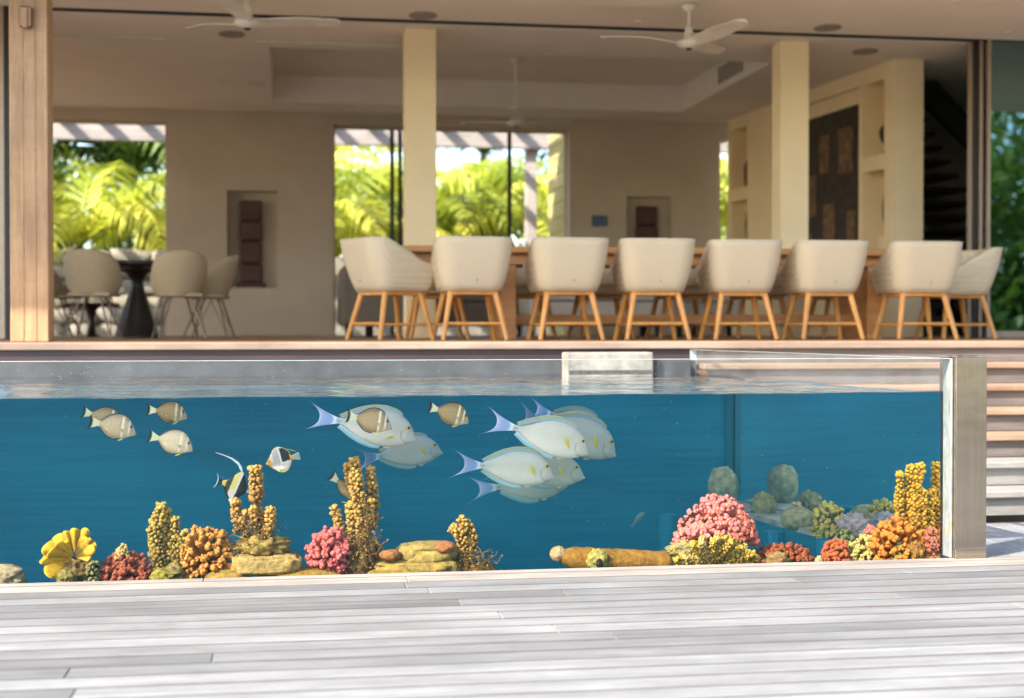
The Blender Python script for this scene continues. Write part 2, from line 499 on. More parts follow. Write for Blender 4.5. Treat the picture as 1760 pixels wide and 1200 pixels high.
# planks laid along the glass
rows = []
y = YG - .006
rows.append((y - .088, y, 'deck_tan'))
y -= .094
rows.append((y - .150, y, 'deck_tan'))
y -= .156
k = 0
while y > 3.15:
    rows.append((y - .1355, y, 'deck')); y -= .1445; k += 1
random.seed(21)
joint_x = {0: [-.37], 1: [.55], 2: [.53, 2.9], 3: [.62, 2.3], 4: [1.2], 5: [.72], 6: [-2.0, 2.6], 7: [.85], 8: [3.0], 9: [1.02], 12: [-.72], 14: [-.66]}
for r, (ya, yb, mt) in enumerate(rows):
    xsj = [-4.2] + joint_x.get(r, [random.uniform(-1, 3)]) + [5.6]
    for j in range(len(xsj) - 1):
        a, b = xsj[j] + .001, xsj[j + 1] - .001
        dz = random.uniform(-.0004, .0004)
        o = box('plank', a, b, ya, yb, -.032, dz, M[mt], deck, .003, 1)
        o.data.materials.append(M['plank_edge'])
        for p in o.data.polygons:
            if p.normal.z < .95 and abs(p.normal.x) < .3: p.material_index = 1
# planks beyond the steel post, laid towards the steps
x = 3.50
for i in range(15):
    box('plank', x, x + .136, YG + .004, 7.83, -.034, random.uniform(-.004, -.001), M['deck_y'], deck, .0035, 1); x += .1425

# steps up to the terrace
steps = tag(empty('steps', (4.5, 8.9, 0)), kind='structure')
RISE, RUN = .15, .30
for k in range(1, 8):
    z = ZT - RISE * k
    yb = YT - RUN * k
    mt = 'step' if k < 5 else 'step_white'
    if k < 7:
        for q in range(2):
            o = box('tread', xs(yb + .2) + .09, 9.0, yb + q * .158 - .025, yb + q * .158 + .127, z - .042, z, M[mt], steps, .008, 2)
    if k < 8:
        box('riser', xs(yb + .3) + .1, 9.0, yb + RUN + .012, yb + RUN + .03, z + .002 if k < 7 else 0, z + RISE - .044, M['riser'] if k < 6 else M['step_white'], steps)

# terrace slab, its lip and fascia
terr = tag(box('terrace', -9, 10.5, YT + .05, 19.7, ZT - .3, ZT, M['terrace']), kind='structure')
box('lip_board', -9, 10.5, YT - .02, YT + .048, ZT - .05, ZT + .002, M['lip'], terr, .008, 2)
box('fascia', -9, xs(YT) + .1, YT + .01, YT + .049, ZT - .30, ZT - .052, M['fascia'], terr)

# pool basin
basin = tag(empty('pool_basin', (0, 8, -1.6)), kind='structure')
XL = -5.0
def prism(name, pts, z0, z1, mat, parent):
    n = len(pts); m = MB()
    m.add([(x, y, z0) for x, y in pts] + [(x, y, z1) for x, y in pts],
          [tuple(reversed(range(n))), tuple(range(n, 2 * n))] + [(i, (i + 1) % n, n + (i + 1) % n, n + i) for i in range(n)])
    return m.build(name, mat, parent)
prism('back_wall', [(XL, 9.05), (xs(9.05) - .012, 9.05), (xs(9.695) - .012, 9.695), (XL, 9.695)], -1.6, .77, M['poolblue'], basin)
prism('side_wall', [(xs(YG + .09) + .003, YG + .09), (3.45, YG + .09), (3.45, 9.69), (xs(9.69) + .003, 9.69)], -1.6, -.036, M['poolblue'], basin)
box('rim_wall', XL, 2.86, 9.702, 9.92, -1.6, .925, M['stonewall'], basin)
box('floor_slab', XL, 3.3, YG + .02, 9.05, -1.75, -1.6, M['poolblue'], basin)
box('end_wall', XL - .3, XL, YG + .02, 9.9, -1.75, .9, M['poolblue'], basin)
box('front_kerb', XL, 3.5, YG + .012, YG + .085, -1.6, -.035, M['poolblue'], basin)
box('coral_ledge', XL, 3.16, YG + .09, 7.25, -.9, -.16, M['poolblue'], basin)
prism('corner_joint', [(xs(9.0) - .06, 9.02), (xs(9.02) - .012, 9.02), (xs(9.045) - .012, 9.045), (xs(9.0) - .06, 9.045)], -1.6, .77, M['joint'], basin)
# pale concrete block at the pool corner
a = at(972, 607, 9.55); b = at(1120, 640, 9.55)
blk = box('corner_block', a.x, b.x, 9.5, 9.69, .6, a.z + .005, M['concrete'], basin, .012, 2)
a = at(1122, 607, 9.6); b = at(1178, 640, 9.6)
box('corner_block', a.x + .01, 2.79, 9.56, 9.69, .6, .93, M['stonewall'], basin, .01, 1)

a = at(975, 604, 9.55); b = at(1117, 640, 9.55)
box('stain_line', a.x, b.x, 9.496, 9.4995, .835, .862, M['stain'], basin)
# the water: a closed body with a rippled top, its edge drawn up slightly where it meets the glass
def build_water():
    y0, y1 = YG + .083, 9.698
    ny, nx = 60, 90
    V, Fc = [], []
    yy = [y0 + (y1 - y0) * (j / (ny - 1)) ** 1.5 for j in range(ny)]
    for j, yv in enumerate(yy):
        xe = xs(yv) - .004
        for i in range(nx):
            xv = XL + .004 + (xe - XL - .004) * i / (nx - 1)
            z = ZW + .0045 * mnoise.noise(Vector((xv * 1.7, yv * 4.5, 0))) + .002 * mnoise.noise(Vector((xv * 5, yv * 11, 3)))
            z += .006 * math.exp(-(yv - y0) / .012)
            V.append((xv, yv, z))
    for j in range(ny - 1):
        for i in range(nx - 1):
            q = j * nx + i
            Fc.append((q, q + 1, q + nx + 1, q + nx))
    n = len(V)
    loop = [i for i in range(nx)] + [j * nx + nx - 1 for j in range(1, ny)] + [(ny - 1) * nx + i for i in range(nx - 2, -1, -1)] + [j * nx for j in range(ny - 2, 0, -1)]
    for q in loop: V.append((V[q][0], V[q][1], -1.597))
    for a in range(len(loop)):
        b = (a + 1) % len(loop)
        Fc.append((loop[b], loop[a], n + a, n + b))
    Fc.append(tuple(n + a for a in reversed(range(len(loop)))))
    o = mesh('water', V, Fc, M['water'])
    o['kind'] = 'structure'
    me = o.data
    sm = [len(p.vertices) == 4 and abs(p.normal.z) > .5 for p in me.polygons]
    me.polygons.foreach_set('use_smooth', sm)
    return o
water = build_water()
# back_wall pokes into the water body: keep the liner in front of it
# acrylic panels
gp = tag(box('glass_panel', XL, at(1637, 800, YG).x - .0145, YG, YG + .08, -.034, HC - .15, M['acrylic'], None, .004, 2),
         'long clear acrylic panel forming the front of the pool, with water behind it', 'glass panel')
m = MB()
th = .05
V = [(XS0 + .004, YG + .081, -.034), (XS0 + .004 + th, YG + .081, -.034), (XS1 + th, YS1, .5), (XS1, YS1, .5)]
V = [(XS0, YG + .081), (XS0 + th, YG + .081), (XS1 + th, YS1), (XS1, YS1)]
zz = (-.034, HC - .15 - .002)
m.add([(x + .002, y, zz[0]) for x, y in V] + [(x + .002, y, zz[1]) for x, y in V],
      [(0, 3, 2, 1), (4, 5, 6, 7), (0, 1, 5, 4), (1, 2, 6, 5), (2, 3, 7, 6), (3, 0, 4, 7)])
sp = tag(bevel_mesh(m.build('glass_panel', M['acrylic']), .004, 2), 'clear acrylic side panel running from the steel post back towards the steps', 'glass panel')
for o in (gp, sp):
    o.data.materials.append(M['acrylic_edge'])
    for p in o.data.polygons:
        if p.normal.z > .5 or (o is sp and p.normal.y > .5): p.material_index = 1
# steel end post and its sealant joint
post = empty('steel_post', (3.35, YG, 0), 'square brushed steel post at the corner of the glass pool', 'post')
p0 = at(1637, 800, YG); p1 = at(1690, 800, YG)
box('post_shaft', p0.x, p1.x, YG - .035, YG + .15, .045, HC - .15 + .004, M['steel'], post, .004, 2)
box('base_plate', p0.x - .001, p1.x + .001, YG - .0365, YG + .151, .0, .0455, M['steel'], post, .003, 1)
box('sealant_joint', p0.x - .013, p0.x - .001, YG - .006, YG + .08, .0, HC - .152, M['seal'], post, .003, 1)
box('cap_glass', XS0, p1.x + .004, YG - .03, YG + .145, HC - .1455, HC - .139, M['acrylic'], post)

# floating specks in the water, drops on the dry glass
random.seed(5)
m = MB()
for i in range(170):
    px, py = random.uniform(5, 1600), 690 + 300 * random.random() ** 1.6
    yv = random.uniform(YG + .12, YG + .9)
    p = at(px, py, yv)
    if p.z > ZW - .01 or p.z < -.1 or p.x > xs(yv) - .05: continue
    r = random.choice([.0009, .0011, .0013, .0018])
    m.add(ICO1[0] * r + np.array(p), ICO1[1])
tag(m.build('air_bubbles', M['white']), 'tiny white specks drifting in the blue pool water', 'bubbles', kind='stuff')
m = MB()
for i in range(120):
    p = at(random.uniform(5, 1600), random.uniform(624, 672), YG)
    r = random.uniform(.0006, .0014)
    m.add(ICO1[0] * np.array([r, r * .4, r]) + np.array([p.x, YG - .0005, p.z]), ICO1[1])
tag(m.build('dried_droplets', M['white']), 'dried white droplets on the glass above the waterline', 'droplets', kind='stuff')

# ================================================================== the house
XW0, XW1, YB = -6.0, 10.5, 19.4
house = empty('house', (2, 14, ZT), 'open fronted plaster house with deep ceiling and square columns behind the pool', 'house')
YK = 13.5                       # sliding door track
TR = (-.15, 5.25, 14.95, 18.5)   # recessed tray in the inner ceiling
cl = box('ceiling', -9, XW1, 9.0, YK - .1, ZC, ZC + .35, M['ceil'], house)
m = MB(); h = ZC + .34
m.box(XW0, XW1, YK + .1, TR[2], ZC, h); m.box(XW0, XW1, TR[3], YB + .3, ZC, h)
m.box(XW0, TR[0], TR[2] + .0005, TR[3] - .0005, ZC, h); m.box(TR[1], XW1, TR[2] + .0005, TR[3] - .0005, ZC, h)
m.box(TR[0] - .3, TR[1] + .3, TR[2] - .3, TR[3] + .3, h + .002, h + .1)
ci = m.build('inner_ceiling', M['ceil'], house)
box('roof_slab', -9, XW1, 9.0, YB + .3, ZC + .36 + .1, ZC + .6, M['ceil'], house)
tk = box('door_track', XW0, XW1, YK - .099, YK + .099, ZC + .05, ZC + .1, M['black'], house)
for dy in (-.06, 0, .06): box('track_rail', XW0, XW1, YK + dy - .008, YK + dy + .008, ZC + .004, ZC + .0495, M['black'], tk)

# columns on the terrace line
def column(px0, px1, y, d):
    a = at(px0, 300, y).x; b = at(px1, 300, y).x
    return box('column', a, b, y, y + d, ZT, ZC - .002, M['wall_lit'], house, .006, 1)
column(697, 750, 13.75, .27); column(1342, 1390, 13.75, .27)
# timber post
a = at(17, 400, 10.75).x; b = at(83, 400, 10.75).x
po = box('timber_post', a, b, 10.75, 11.0, ZT, ZC - .002, M['fir'], house, .006, 1)
w = (b - a)
for i in range(1, 3):
    box('groove_strip', a + w * i / 3 - .006, a + w * i / 3 + .006, 10.746, 10.7499, ZT + .01, ZC - .01, M['fir'], po)
q = at(45, 30, 10.74)
box('bracket', q.x - .045, q.x + .045, 10.70, 10.745, q.z - .075, q.z + .075, M['steelbolt'], po, .008, 1)
box('bracket_plate', q.x - .02, q.x + .02, 10.685, 10.6995, q.z - .085, q.z + .06, M['fir'], po, .006, 1)

# back wall with two tall openings, recesses for carvings
def xb(px): return at(px, 300, YB).x
W1 = (xb(85) - .5, xb(286)); W2 = (xb(573), xb(979))
N1 = (xb(390), xb(476)); N2 = (xb(1077), xb(1155))
ZL = 3.90                       # lintel
XN = xb(1238)
def wallseg(x0, x1, niche=None, z0=1.69, z1=2.99):
    if niche is None:
        return box('wall', x0, x1, YB, YB + .3, ZT, ZC - .002, M['wall'], house)
    m = MB()
    m.box(x0, niche[0], YB, YB + .3, ZT, ZC - .002); m.box(niche[1], x1, YB, YB + .3, ZT, ZC - .002)
    m.box(niche[0], niche[1], YB + .0005, YB + .3, ZT, z0); m.box(niche[0], niche[1], YB + .0005, YB + .3, z1, ZC - .002)
    m.box(niche[0], niche[1], YB + .16, YB + .3, z0, z1)
    return m.build('wall', M['wall'], house)
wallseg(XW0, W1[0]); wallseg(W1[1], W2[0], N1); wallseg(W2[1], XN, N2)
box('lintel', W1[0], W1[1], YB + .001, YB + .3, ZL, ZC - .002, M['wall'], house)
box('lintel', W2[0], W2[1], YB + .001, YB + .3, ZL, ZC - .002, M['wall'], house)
def window(x0, x1, mulls):
    fr = MB(); t = .03
    fr.box(x0, x0 + t, YB + .2, YB + .26, ZT, ZL); fr.box(x1 - t, x1, YB + .2, YB + .26, ZT, ZL); fr.box(x0 + t, x1 - t, YB + .2, YB + .26, ZL - t, ZL)
    wf = fr.build('window', M['wall'], house)
    for mx in mulls: box('mullion', mx - .028, mx + .028, YB + .21, YB + .25, ZT, ZL - t, M['black'], wf)
    return wf
window(*W1, []); window(*W2, [xb(676), xb(690), xb(880)])
# narrow slit of glass between back wall and niche wall
box('slit_lintel', XN, XN + .14, YB + .001, YB + .3, ZL - .1, ZC - .002, M['wall'], house)

# niche wall, receding on the right
NA = Vector((6.48, 14.5)); ND = Vector((-.0844, 1)).normalized(); NN = Vector((ND.y, -ND.x))
def wv(s, d, z):
    p = NA + ND * (s - 14.5) + NN * d
    return (p.x, p.y, z)
def wbox(mb, s0, s1, d0, d1, z0, z1):
    mb.add([wv(s0, d0, z0), wv(s0, d1, z0), wv(s1, d1, z0), wv(s1, d0, z0), wv(s0, d0, z1), wv(s0, d1, z1), wv(s1, d1, z1), wv(s1, d0, z1)],
           [(0, 3, 2, 1), (4, 5, 6, 7), (0, 1, 5, 4), (1, 2, 6, 5), (2, 3, 7, 6), (3, 0, 4, 7)])
m = MB()
zt, zc = ZT, ZC - .002
def nichecol(s0, s1, e0, e1):
    """a pier s0..s1 with two open recesses e0..e1 one above the other"""
    wbox(m, s0, e0, 0, .35, zt, zc); wbox(m, e1, s1, 0, .35, zt, zc)
    for z0, z1 in ((zt, 1.7), (2.89, 3.06), (3.87, zc)): wbox(m, e0, e1, .0005, .35, z0, z1)
    wbox(m, e0, e1, .27, .3495, 1.7, 2.89); wbox(m, e0, e1, .27, .3495, 3.06, 3.87)
nichecol(14.5, 15.30, 14.72, 15.2)
nichecol(18.30, 19.12, 18.45, 19.0)
wbox(m, 15.3005, 17.55, .08, .35, zt, zc); wbox(m, 15.3005, 17.55, .0005, .0795, 3.88, zc)
wbox(m, 17.5505, 18.2995, 0, .35, zt, zc)
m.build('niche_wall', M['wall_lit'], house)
# charcoal hall with the stair, far right
box('hall_wall', 6.75, XW1, 17.6, 17.8, ZT, ZC - .002, M['darkwall'], house)
box('hall_wall', XW1, XW1 + .2, YK + .1, 17.8, ZT, ZC - .002, M['darkwall'], house)
box('hall_floor', 6.9, XW1, YK + .2, 17.6, ZT + .001, ZT + .012, M['darkwall'], house)

# sliding door panels folded to the sides
def door(x0, x1, y, label_w=.05, glass=True):
    fr = MB()
    fr.box(x0, x0 + label_w, y - .02, y + .02, ZT + .004, ZC + .003); fr.box(x1 - label_w, x1, y - .02, y + .02, ZT + .004, ZC + .003)
    fr.box(x0 + label_w, x1 - label_w, y - .0195, y + .0195, ZT + .004, ZT + .07)
    d = fr.build('sliding_door', M['stile'], house)
    if glass: box('pane', x0 + label_w, x1 - label_w, y - .006, y + .006, ZT + .07, ZC + .003, M['doorglass'], d)
    return d
def xk(px, y=YK): return at(px, 300, y).x
door(xk(1691), XW1 - .02, YK - .06, .03)
box('door_jamb', xk(1664, YK + .06), xk(1671, YK + .06), YK + .045, YK + .085, ZT + .004, ZC + .003, M['stile'], house)
box('door_jamb', xk(1672, YK + .03), xk(1681, YK + .03), YK + .005, YK + .04, ZT + .004, ZC + .003, M['black'], house)
box('door_jamb', xk(1682), xk(1687), YK - .02, YK + .002, ZT + .004, ZC + .003, M['stile'], house)
box('door_jamb', xk(1687.5), xk(1690.5), YK - .028, YK - .004, ZT + .004, ZC + .003, M['black'], house)
door(XW0 - .02, xk(10), YK - .06, .045)
box('door_jamb', xk(10) + .001, xk(19), YK - .08, YK + .08, ZT + .004, ZC + .003, M['black'], house)

# ceiling fittings
def on_ceiling(px, py, z=ZC):
    d = _F + _R * ((px - 880) / FPX) + _U * ((600 - py) / FPX)
    return Vector((0, 0, HC)) + d * ((z - HC) / d.z)
def disc(name, px, py, r, mat, sy=1.0, z=ZC, par=None):
    c = on_ceiling(px, py, z); m = MB()
    m.lathe((0, 0, 0), [(r, -.001), (r, -.012), (r * .8, -.014)], 20)
    o = m.build(name, mat, par or (cl if c.y < YK else ci))
    for v in o.data.vertices: v.co = Vector((v.co.x + c.x, v.co.y * sy + c.y, v.co.z + z))
    o.data.update(); return o
for px, py in ((727, 26), (1422, 47), (1487, 88), (398, 58)): disc('vent_grille', px, py, .13, M['grey_plate'], 1.2)
for px, py in ((1095, 37), (1645, 3), (1733, 55), (402, 103), (1420, 126), (380, 138)): disc('downlight', px, py, .045, M['white'])
c = on_ceiling(440, 142); box('ceiling_plate', c.x - .1, c.x + .1, c.y - .14, c.y + .14, ZC - .02, ZC - .001, M['white'], ci, .004, 1)
for x0, x1, py in ((84, 280, 61), (440, 690, 72), (84, 283, 185)):
    c0, c1 = on_ceiling(x0, py), on_ceiling(x1, py)
    box('slot_diffuser', c0.x, c1.x, c0.y - .06, c0.y + .06, ZC - .012, ZC - .001, M['white'], ci)
c0 = MB()
for i in range(7): c0.box(TR[1] - .012, TR[1] - .001, 15.9 + i * .14, 15.98 + i * .14, ZC + .08, ZC + .28)
c0.build('air_grille', M['grey_plate'], ci)

# carvings, pictures, vases
def carving(nx, label):
    x = (nx[0] + nx[1]) / 2 - .02
    e = empty('wall_carving', (x, YB + .1, 1.69), label, 'carving', 'carvings in the wall recesses')
    m = MB()
    m.box(x - .2, x + .2, YB + .03, YB + .14, 1.692, 1.76)
    m.build('plinth', M['marbled'], e)
    random.seed(3)
    z = 1.761
    for i in range(4):
        hgt = (.26, .3, .27, .28)[i]; w = (.155, .15, .16, .15)[i]
        b = box('carved_block', x - w, x + w, YB + .04, YB + .13, z, z + hgt - .006, M['marbled'], e, .02, 1); z += hgt
carving(N1, 'tall dark red carved panel standing in the recess between the garden windows')
carving(N2, 'dark red carved panel in the recess beside the small blue print')
q = at(1030, 380, YB)
e = empty('blue_print', (q.x, YB - .02, q.z - .07), 'small blue print hanging on the plain wall above the dining table', 'picture')
box('print', q.x - .095, q.x + .095, YB - .02, YB - .012, q.z - .065, q.z + .065, M['blue'], e)
fr = MB()
for s in (-1, 1):
    fr.box(q.x + s * .1 - .006, q.x + s * .1 + .006, YB - .026, YB - .001, q.z - .075, q.z + .075)
    fr.box(q.x - .0935, q.x + .0935, YB - .026, YB - .001, q.z + s * .07 - .005, q.z + s * .07 + .005)
fr.build('frame', M['black'], e)
ar = empty('wall_artwork', wv(16.4, .05, 1.6), 'large dark wall artwork with brown figure panels beside the shelf niches', 'artwork')
m = MB(); wbox(m, 15.42, 17.4, .045, .078, 1.55, 3.70); m.build('backing', M['art'], ar)
random.seed(11)
for s0, z0, ww, hh in ((15.52, 2.95, .34, .52), (15.95, 2.0, .30, .62), (16.1, 3.0, .25, .45), (15.45, 1.9, .2, .6), (16.45, 2.5, .3, .5), (16.9, 2.9, .3, .5), (16.55, 1.8, .3, .5)):
    m = MB(); wbox(m, s0, s0 + ww, .03, .0445, z0, z0 + hh); m.build('figure_panel', M['artpanel'], ar)
def vase(name, s, z, prof, label, d=.14):
    m = MB(); p = wv(s, d, z + .001); m.lathe(p, prof, 16)
    tag(m.build(name, M['bronze'], None, True), label, 'sculpture' if 'bust' in name else 'vase', 'ornaments in the shelf niches')
bust = [(.07, 0), (.075, .03), (.05, .05), (.045, .1), (.08, .14), (.105, .2), (.11, .26), (.09, .31), (.05, .345), (.01, .35)]
slim = [(.04, 0), (.05, .05), (.07, .2), (.075, .32), (.06, .45), (.03, .58), (.005, .66)]
vase('bust_ornament', 14.86, 3.06, bust, 'dark rounded head ornament in the upper niche near the stair')
vase('slim_vase', 14.86, 1.70 + .47, slim, 'slender dark pointed vase in the lower niche near the stair')
o = bpy.context.scene.objects['slim_vase']
bx = MB(); wbox(bx, 14.76, 14.96, .06, .22, 1.7005, 2.17); bx.build('stand', M['wall_lit'], o)
vase('urn_ornament', 18.66, 3.06, [(.05, 0), (.08, .05), (.09, .2), (.085, .3), (.06, .36), (.03, .4)], 'dark urn in the upper niche next to the slit of garden light')
vase('slim_vase', 18.66, 1.7 + .55, slim, 'slender dark vase in the lower niche next to the slit of garden light')
o2 = [x for x in SC.objects if x.name == 'slim_vase.001'][0]
bx = MB(); wbox(bx, 18.56, 18.76, .06, .22, 1.7005, 2.25); bx.build('stand', M['wall_lit'], o2)

# open dark staircase in the hall
st = empty('staircase', (8, 16.6, ZT), 'dark floating tread staircase in the hall behind the end pier', 'staircase')
xq0 = at(1597, 247, 16.0).x
for i in range(16):
    z = ZT + .16 * (i + 1)
    xr = xq0 + (3.35 - z) * .63
    box('tread', max(6.98, xr - .8), xr, 15.7, 16.75, z - .055, z, M['bronze'], st, .006, 1)
    if i > 0: box('tread_bracket', max(6.98, xr - .8) + .05, max(6.98, xr - .8) + .13, 16.3, 16.4, z - .16 + .0005, z - .0555, M['bronze'], st)
m = MB(); 
zz0, zz1 = ZC - .05, ZC - 1.6
m.add([(7.05, 15.5, zz0), (7.45, 15.5, zz0), (9.05, 15.5, zz1), (8.7, 15.5, zz1), (7.05, 15.62, zz0), (7.45, 15.62, zz0), (9.05, 15.62, zz1), (8.7, 15.62, zz1)],
      [(0, 1, 2, 3), (7, 6, 5, 4), (0, 4, 5, 1), (1, 5, 6, 2), (2, 6, 7, 3), (3, 7, 4, 0)])
m.build('stringer', M['black'], st)

# ceiling fans
def make_fan():
    r = empty('ceiling_fan')
    m = MB(); m.lathe((0, 0, 0), [(.045, .0), (.07, -.012), (.072, -.03), (.03, -.075)][::-1], 20); c = m.build('canopy', M['white'], r, True)
    m = MB(); m.tube([(0, 0, -.07), (0, 0, -.24)], .015, 10); m.build('rod', M['white'], r)
    m = MB(); m.lathe((0, 0, 0), [(.02, -.40), (.06, -.395), (.11, -.365), (.105, -.335), (.05, -.315), (.035, -.24), (.022, -.19)], 24); hb = m.build('hub', M['white'], r, True)
    m = MB(); m.lathe((0, 0, 0), [(.018, -.414), (.028, -.409), (.03, -.399)], 14); m.build('lens', M['black'], hb)
    for k in range(3):
        V, Fc, n = [], [], 14
        a = 2 * math.pi * k / 3
        for i in range(n + 1):
            u = i / n; x = .07 + .72 * u
            w = .055 + .045 * math.sin(math.pi * min(1, u * 1.15)) if u < .85 else .085 * math.sqrt(max(0.02, 1 - ((u - .85) / .15) ** 2))
            zc = -.355 + .03 * math.sin(math.pi * u * .9) + .045 * u * u
            off = .03 * math.sin(math.pi * u)
            for dy, dz in ((-w, .026), (w, -.014)):
                for t in (-.004, .004):
                    V.append((x * math.cos(a) - (dy + off) * math.sin(a), x * math.sin(a) + (dy + off) * math.cos(a), zc + dz * (1 - .4 * u) + t))
        for i in range(n):
            q = i * 4; p = q + 4
            Fc += [(q, q + 2, p + 2, p), (q + 1, p + 1, p + 3, q + 3), (q, p, p + 1, q + 1), (q + 2, q + 3, p + 3, p + 2)]
        Fc += [(0, 1, 3, 2), (n * 4, n * 4 + 2, n * 4 + 3, n * 4 + 1)]
        mesh('blade', V, Fc, M['white'], r, False)
    return r
fan = make_fan()
def place_fan(o, px, py, Y, rz, label, ztop, scale=1):
    p = at(px, py, Y)
    o.location = (p.x, Y, ztop - .001); o.rotation_euler = (0, 0, rz); o.scale = (scale,) * 3
    tag(o, label, 'ceiling fan', 'ceiling fans')
f2, f3 = copy_tree(fan), copy_tree(fan)
place_fan(fan, 425, 40, 12.1, R(10), 'white three blade ceiling fan nearest the timber post', ZC)
place_fan(f2, 1184, 60, 12.35, R(52), 'white three blade ceiling fan above the dining chairs', ZC)
place_fan(f3, 887, 200, 16.9, R(20), 'shaded ceiling fan hanging from the recessed ceiling tray indoors', ZC + .34, 1.0)
# the indoor fan hangs on a longer rod
m = MB(); m.tube([(0, 0, -.02), (0, 0, -.66)], .016, 10)
for ch in list(f3.children):
    if ch.name.startswith('rod'):
        ch.data = ch.data.copy()
        for v in ch.data.vertices: v.co.z = -.05 if v.co.z > -.1 else -.67
    elif not ch.name.startswith('canopy'):
        ch.location.z -= .42

# ================================================================== furniture
def make_chair():
    r = empty('dining_chair')
    # plan of the shell: from one arm front round the back to the other arm front (front = +y)
    n = 44; path = []
    hw, dep, rad = .315, .30, .15
    segs = [((hw, dep), (hw, -dep + rad)), ('arc', (hw - rad, -dep + rad), 0), ((hw - rad, -dep), (-hw + rad, -dep)), ('arc', (-hw + rad, -dep + rad), 1), ((-hw, -dep + rad), (-hw, dep))]
    for sg in segs:
        if sg[0] == 'arc':
            for k in range(7):
                t = (k / 6) * math.pi / 2 if sg[2] == 0 else math.pi / 2 + (k / 6) * math.pi / 2
                path.append((sg[1][0] + rad * math.cos(t), sg[1][1] - rad * math.sin(t)))
        else:
            for k in range(9): path.append((sg[0][0] + (sg[1][0] - sg[0][0]) * k / 8, sg[0][1] + (sg[1][1] - sg[0][1]) * k / 8))
    path = [p for i, p in enumerate(path) if i == 0 or math.hypot(p[0] - path[i - 1][0], p[1] - path[i - 1][1]) > 1e-4]
    V, Fc = [], []
    rows = 9; N = len(path)
    def top(y):
        u = min(1, max(0, (y + dep - .10) / .40)); u = u * u * (3 - 2 * u)
        return .84 - .20 * u
    for side in (0, 1):
        for (x, y) in path:
            zt_ = top(y)
            for k in range(rows):
                v = k / (rows - 1)
                z = .405 + (zt_ - .405) * v
                hfrac = (z - .405) / .46
                sc_ = .78 + .24 * math.sin(min(1, hfrac * 1.02) * math.pi / 2) ** .8
                lean = -.07 * hfrac if y < 0 else -.02 * hfrac
                t = .042 * side
                L = math.hypot(x, y) or 1
                xx = x * sc_ - (x / L) * t * 1.1; yy = y * (sc_ * .92 + .08) + lean * (1 if y < .1 else .4) - (y / L) * t
                V.append((xx, yy, z - (.0 if not side else .0)))
    def idx(s_, i, k): return s_ * N * rows + i * rows + k
    for i in range(N - 1):
        for k in range(rows - 1):
            Fc.append((idx(0, i, k), idx(0, i, k + 1), idx(0, i + 1, k + 1), idx(0, i + 1, k)))
            Fc.append((idx(1, i, k), idx(1, i + 1, k), idx(1, i + 1, k + 1), idx(1, i, k + 1)))
        Fc.append((idx(0, i, rows - 1), idx(1, i, rows - 1), idx(1, i + 1, rows - 1), idx(0, i + 1, rows - 1)))
    for i in (0, N - 1):
        for k in range(rows - 1): Fc.append((idx(0, i, k), idx(1, i, k), idx(1, i, k + 1), idx(0, i, k + 1)))
    Fc.append(tuple(idx(0, i, 0) for i in range(N)))
    mesh('shell', V, Fc, M['fabric'], r, True)
    box('seat_cushion', -.235, .235, -.2, .30, .41, .50, M['fabric'], r, .03, 3)
    m = MB(); m.box(-.2, .2, -.2, .22, .375, .404); m.build('seat_frame', M['oak'], r)
    for sx in (-1, 1):
        for sy, y0, y1 in ((-1, -.17, -.27), (1, .17, .25)):
            m = MB(); m.tube([(sx * .185, y0, .40), (sx * .265, y1, 0)], [.026, .019], 10); m.build('leg', M['oak'], r)
        m = MB(); f = .68
        m.tube([(sx * (.185 + .08 * f), -.17 - .1 * f, .4 - .4 * f), (sx * (.185 + .08 * f), .17 + .08 * f, .4 - .4 * f)], .012, 8); m.build('stretcher', M['oak'], r)
    f = .66
    m = MB(); m.tube([(-.185 - .08 * f, -.17 - .1 * f, .4 - .4 * f), (.185 + .08 * f, -.17 - .1 * f, .4 - .4 * f)], .013, 8); m.build('stretcher', M['oak'], r)
    m = MB(); m.lathe((0, 0, 0), [(.009, 0), (.009, .004), (.006, .006)], 12)
    o = m.build('back_button', M['grey_plate'], r)
    for v in o.data.vertices: v.co = Vector((v.co.x + .01, -.302 - v.co.z, v.co.y + .49))
    return r
chair = make_chair()
YCH = 11.78
used = [False]
def put_chair(x, y, rz, label):
    o = chair if not used[0] else copy_tree(chair)
    used[0] = True
    o.location = (x, y, ZT + .001); o.rotation_euler = (0, 0, rz)
    tag(o, label, 'chair', 'woven dining chairs round the long table')
CP = [814, 982, 1134, 1289, 1436, 1598]
CX = [at(p, 500, YCH - .3).x for p in CP]
words = ['first', 'second', 'third', 'fourth', 'fifth', 'last']
random.seed(8)
for i, x in enumerate(CX):
    lab = {0: 'cream woven dining chair next to the turned end chair, its back to the pool', 5: 'cream woven dining chair beside the folded doors, its back to the pool'}.get(
        i, '%s cream chair of the row backing the pool, counted from the turned chair' % words[i])
    put_chair(x, YCH + random.uniform(-.03, .03), random.uniform(-.07, .06), lab)
put_chair(at(672, 500, 11.95).x, 11.98, R(-62), 'cream dining chair turned sideways at the table end facing the stair side')
put_chair(at(1640, 500, 12.45).x, 12.45, R(92), 'cream dining chair half hidden at the table end by the folded doors')
far = ['opposite the first chair beside the turned end chair', 'second along the far side of the table', 'third along the far side of the table', 'fourth along the far side of the table', 'fifth along the far side of the table', 'on the far side of the table nearest the folded doors']
for i, x in enumerate(CX):
    xx = x - .12
    put_chair(xx, 13.18, R(180), 'shaded dining chair ' + far[i])
tb = empty('dining_table', (3.5, 12.4, ZT), 'long timber dining table with slab legs behind the row of chairs', 'table')
tx0, tx1 = at(690, 430, 12.05).x, CX[5] + .35
box('table_top', tx0, tx1, 12.02, 12.9, ZT + .745, ZT + .80, M['tabletop'], tb, .006, 1)
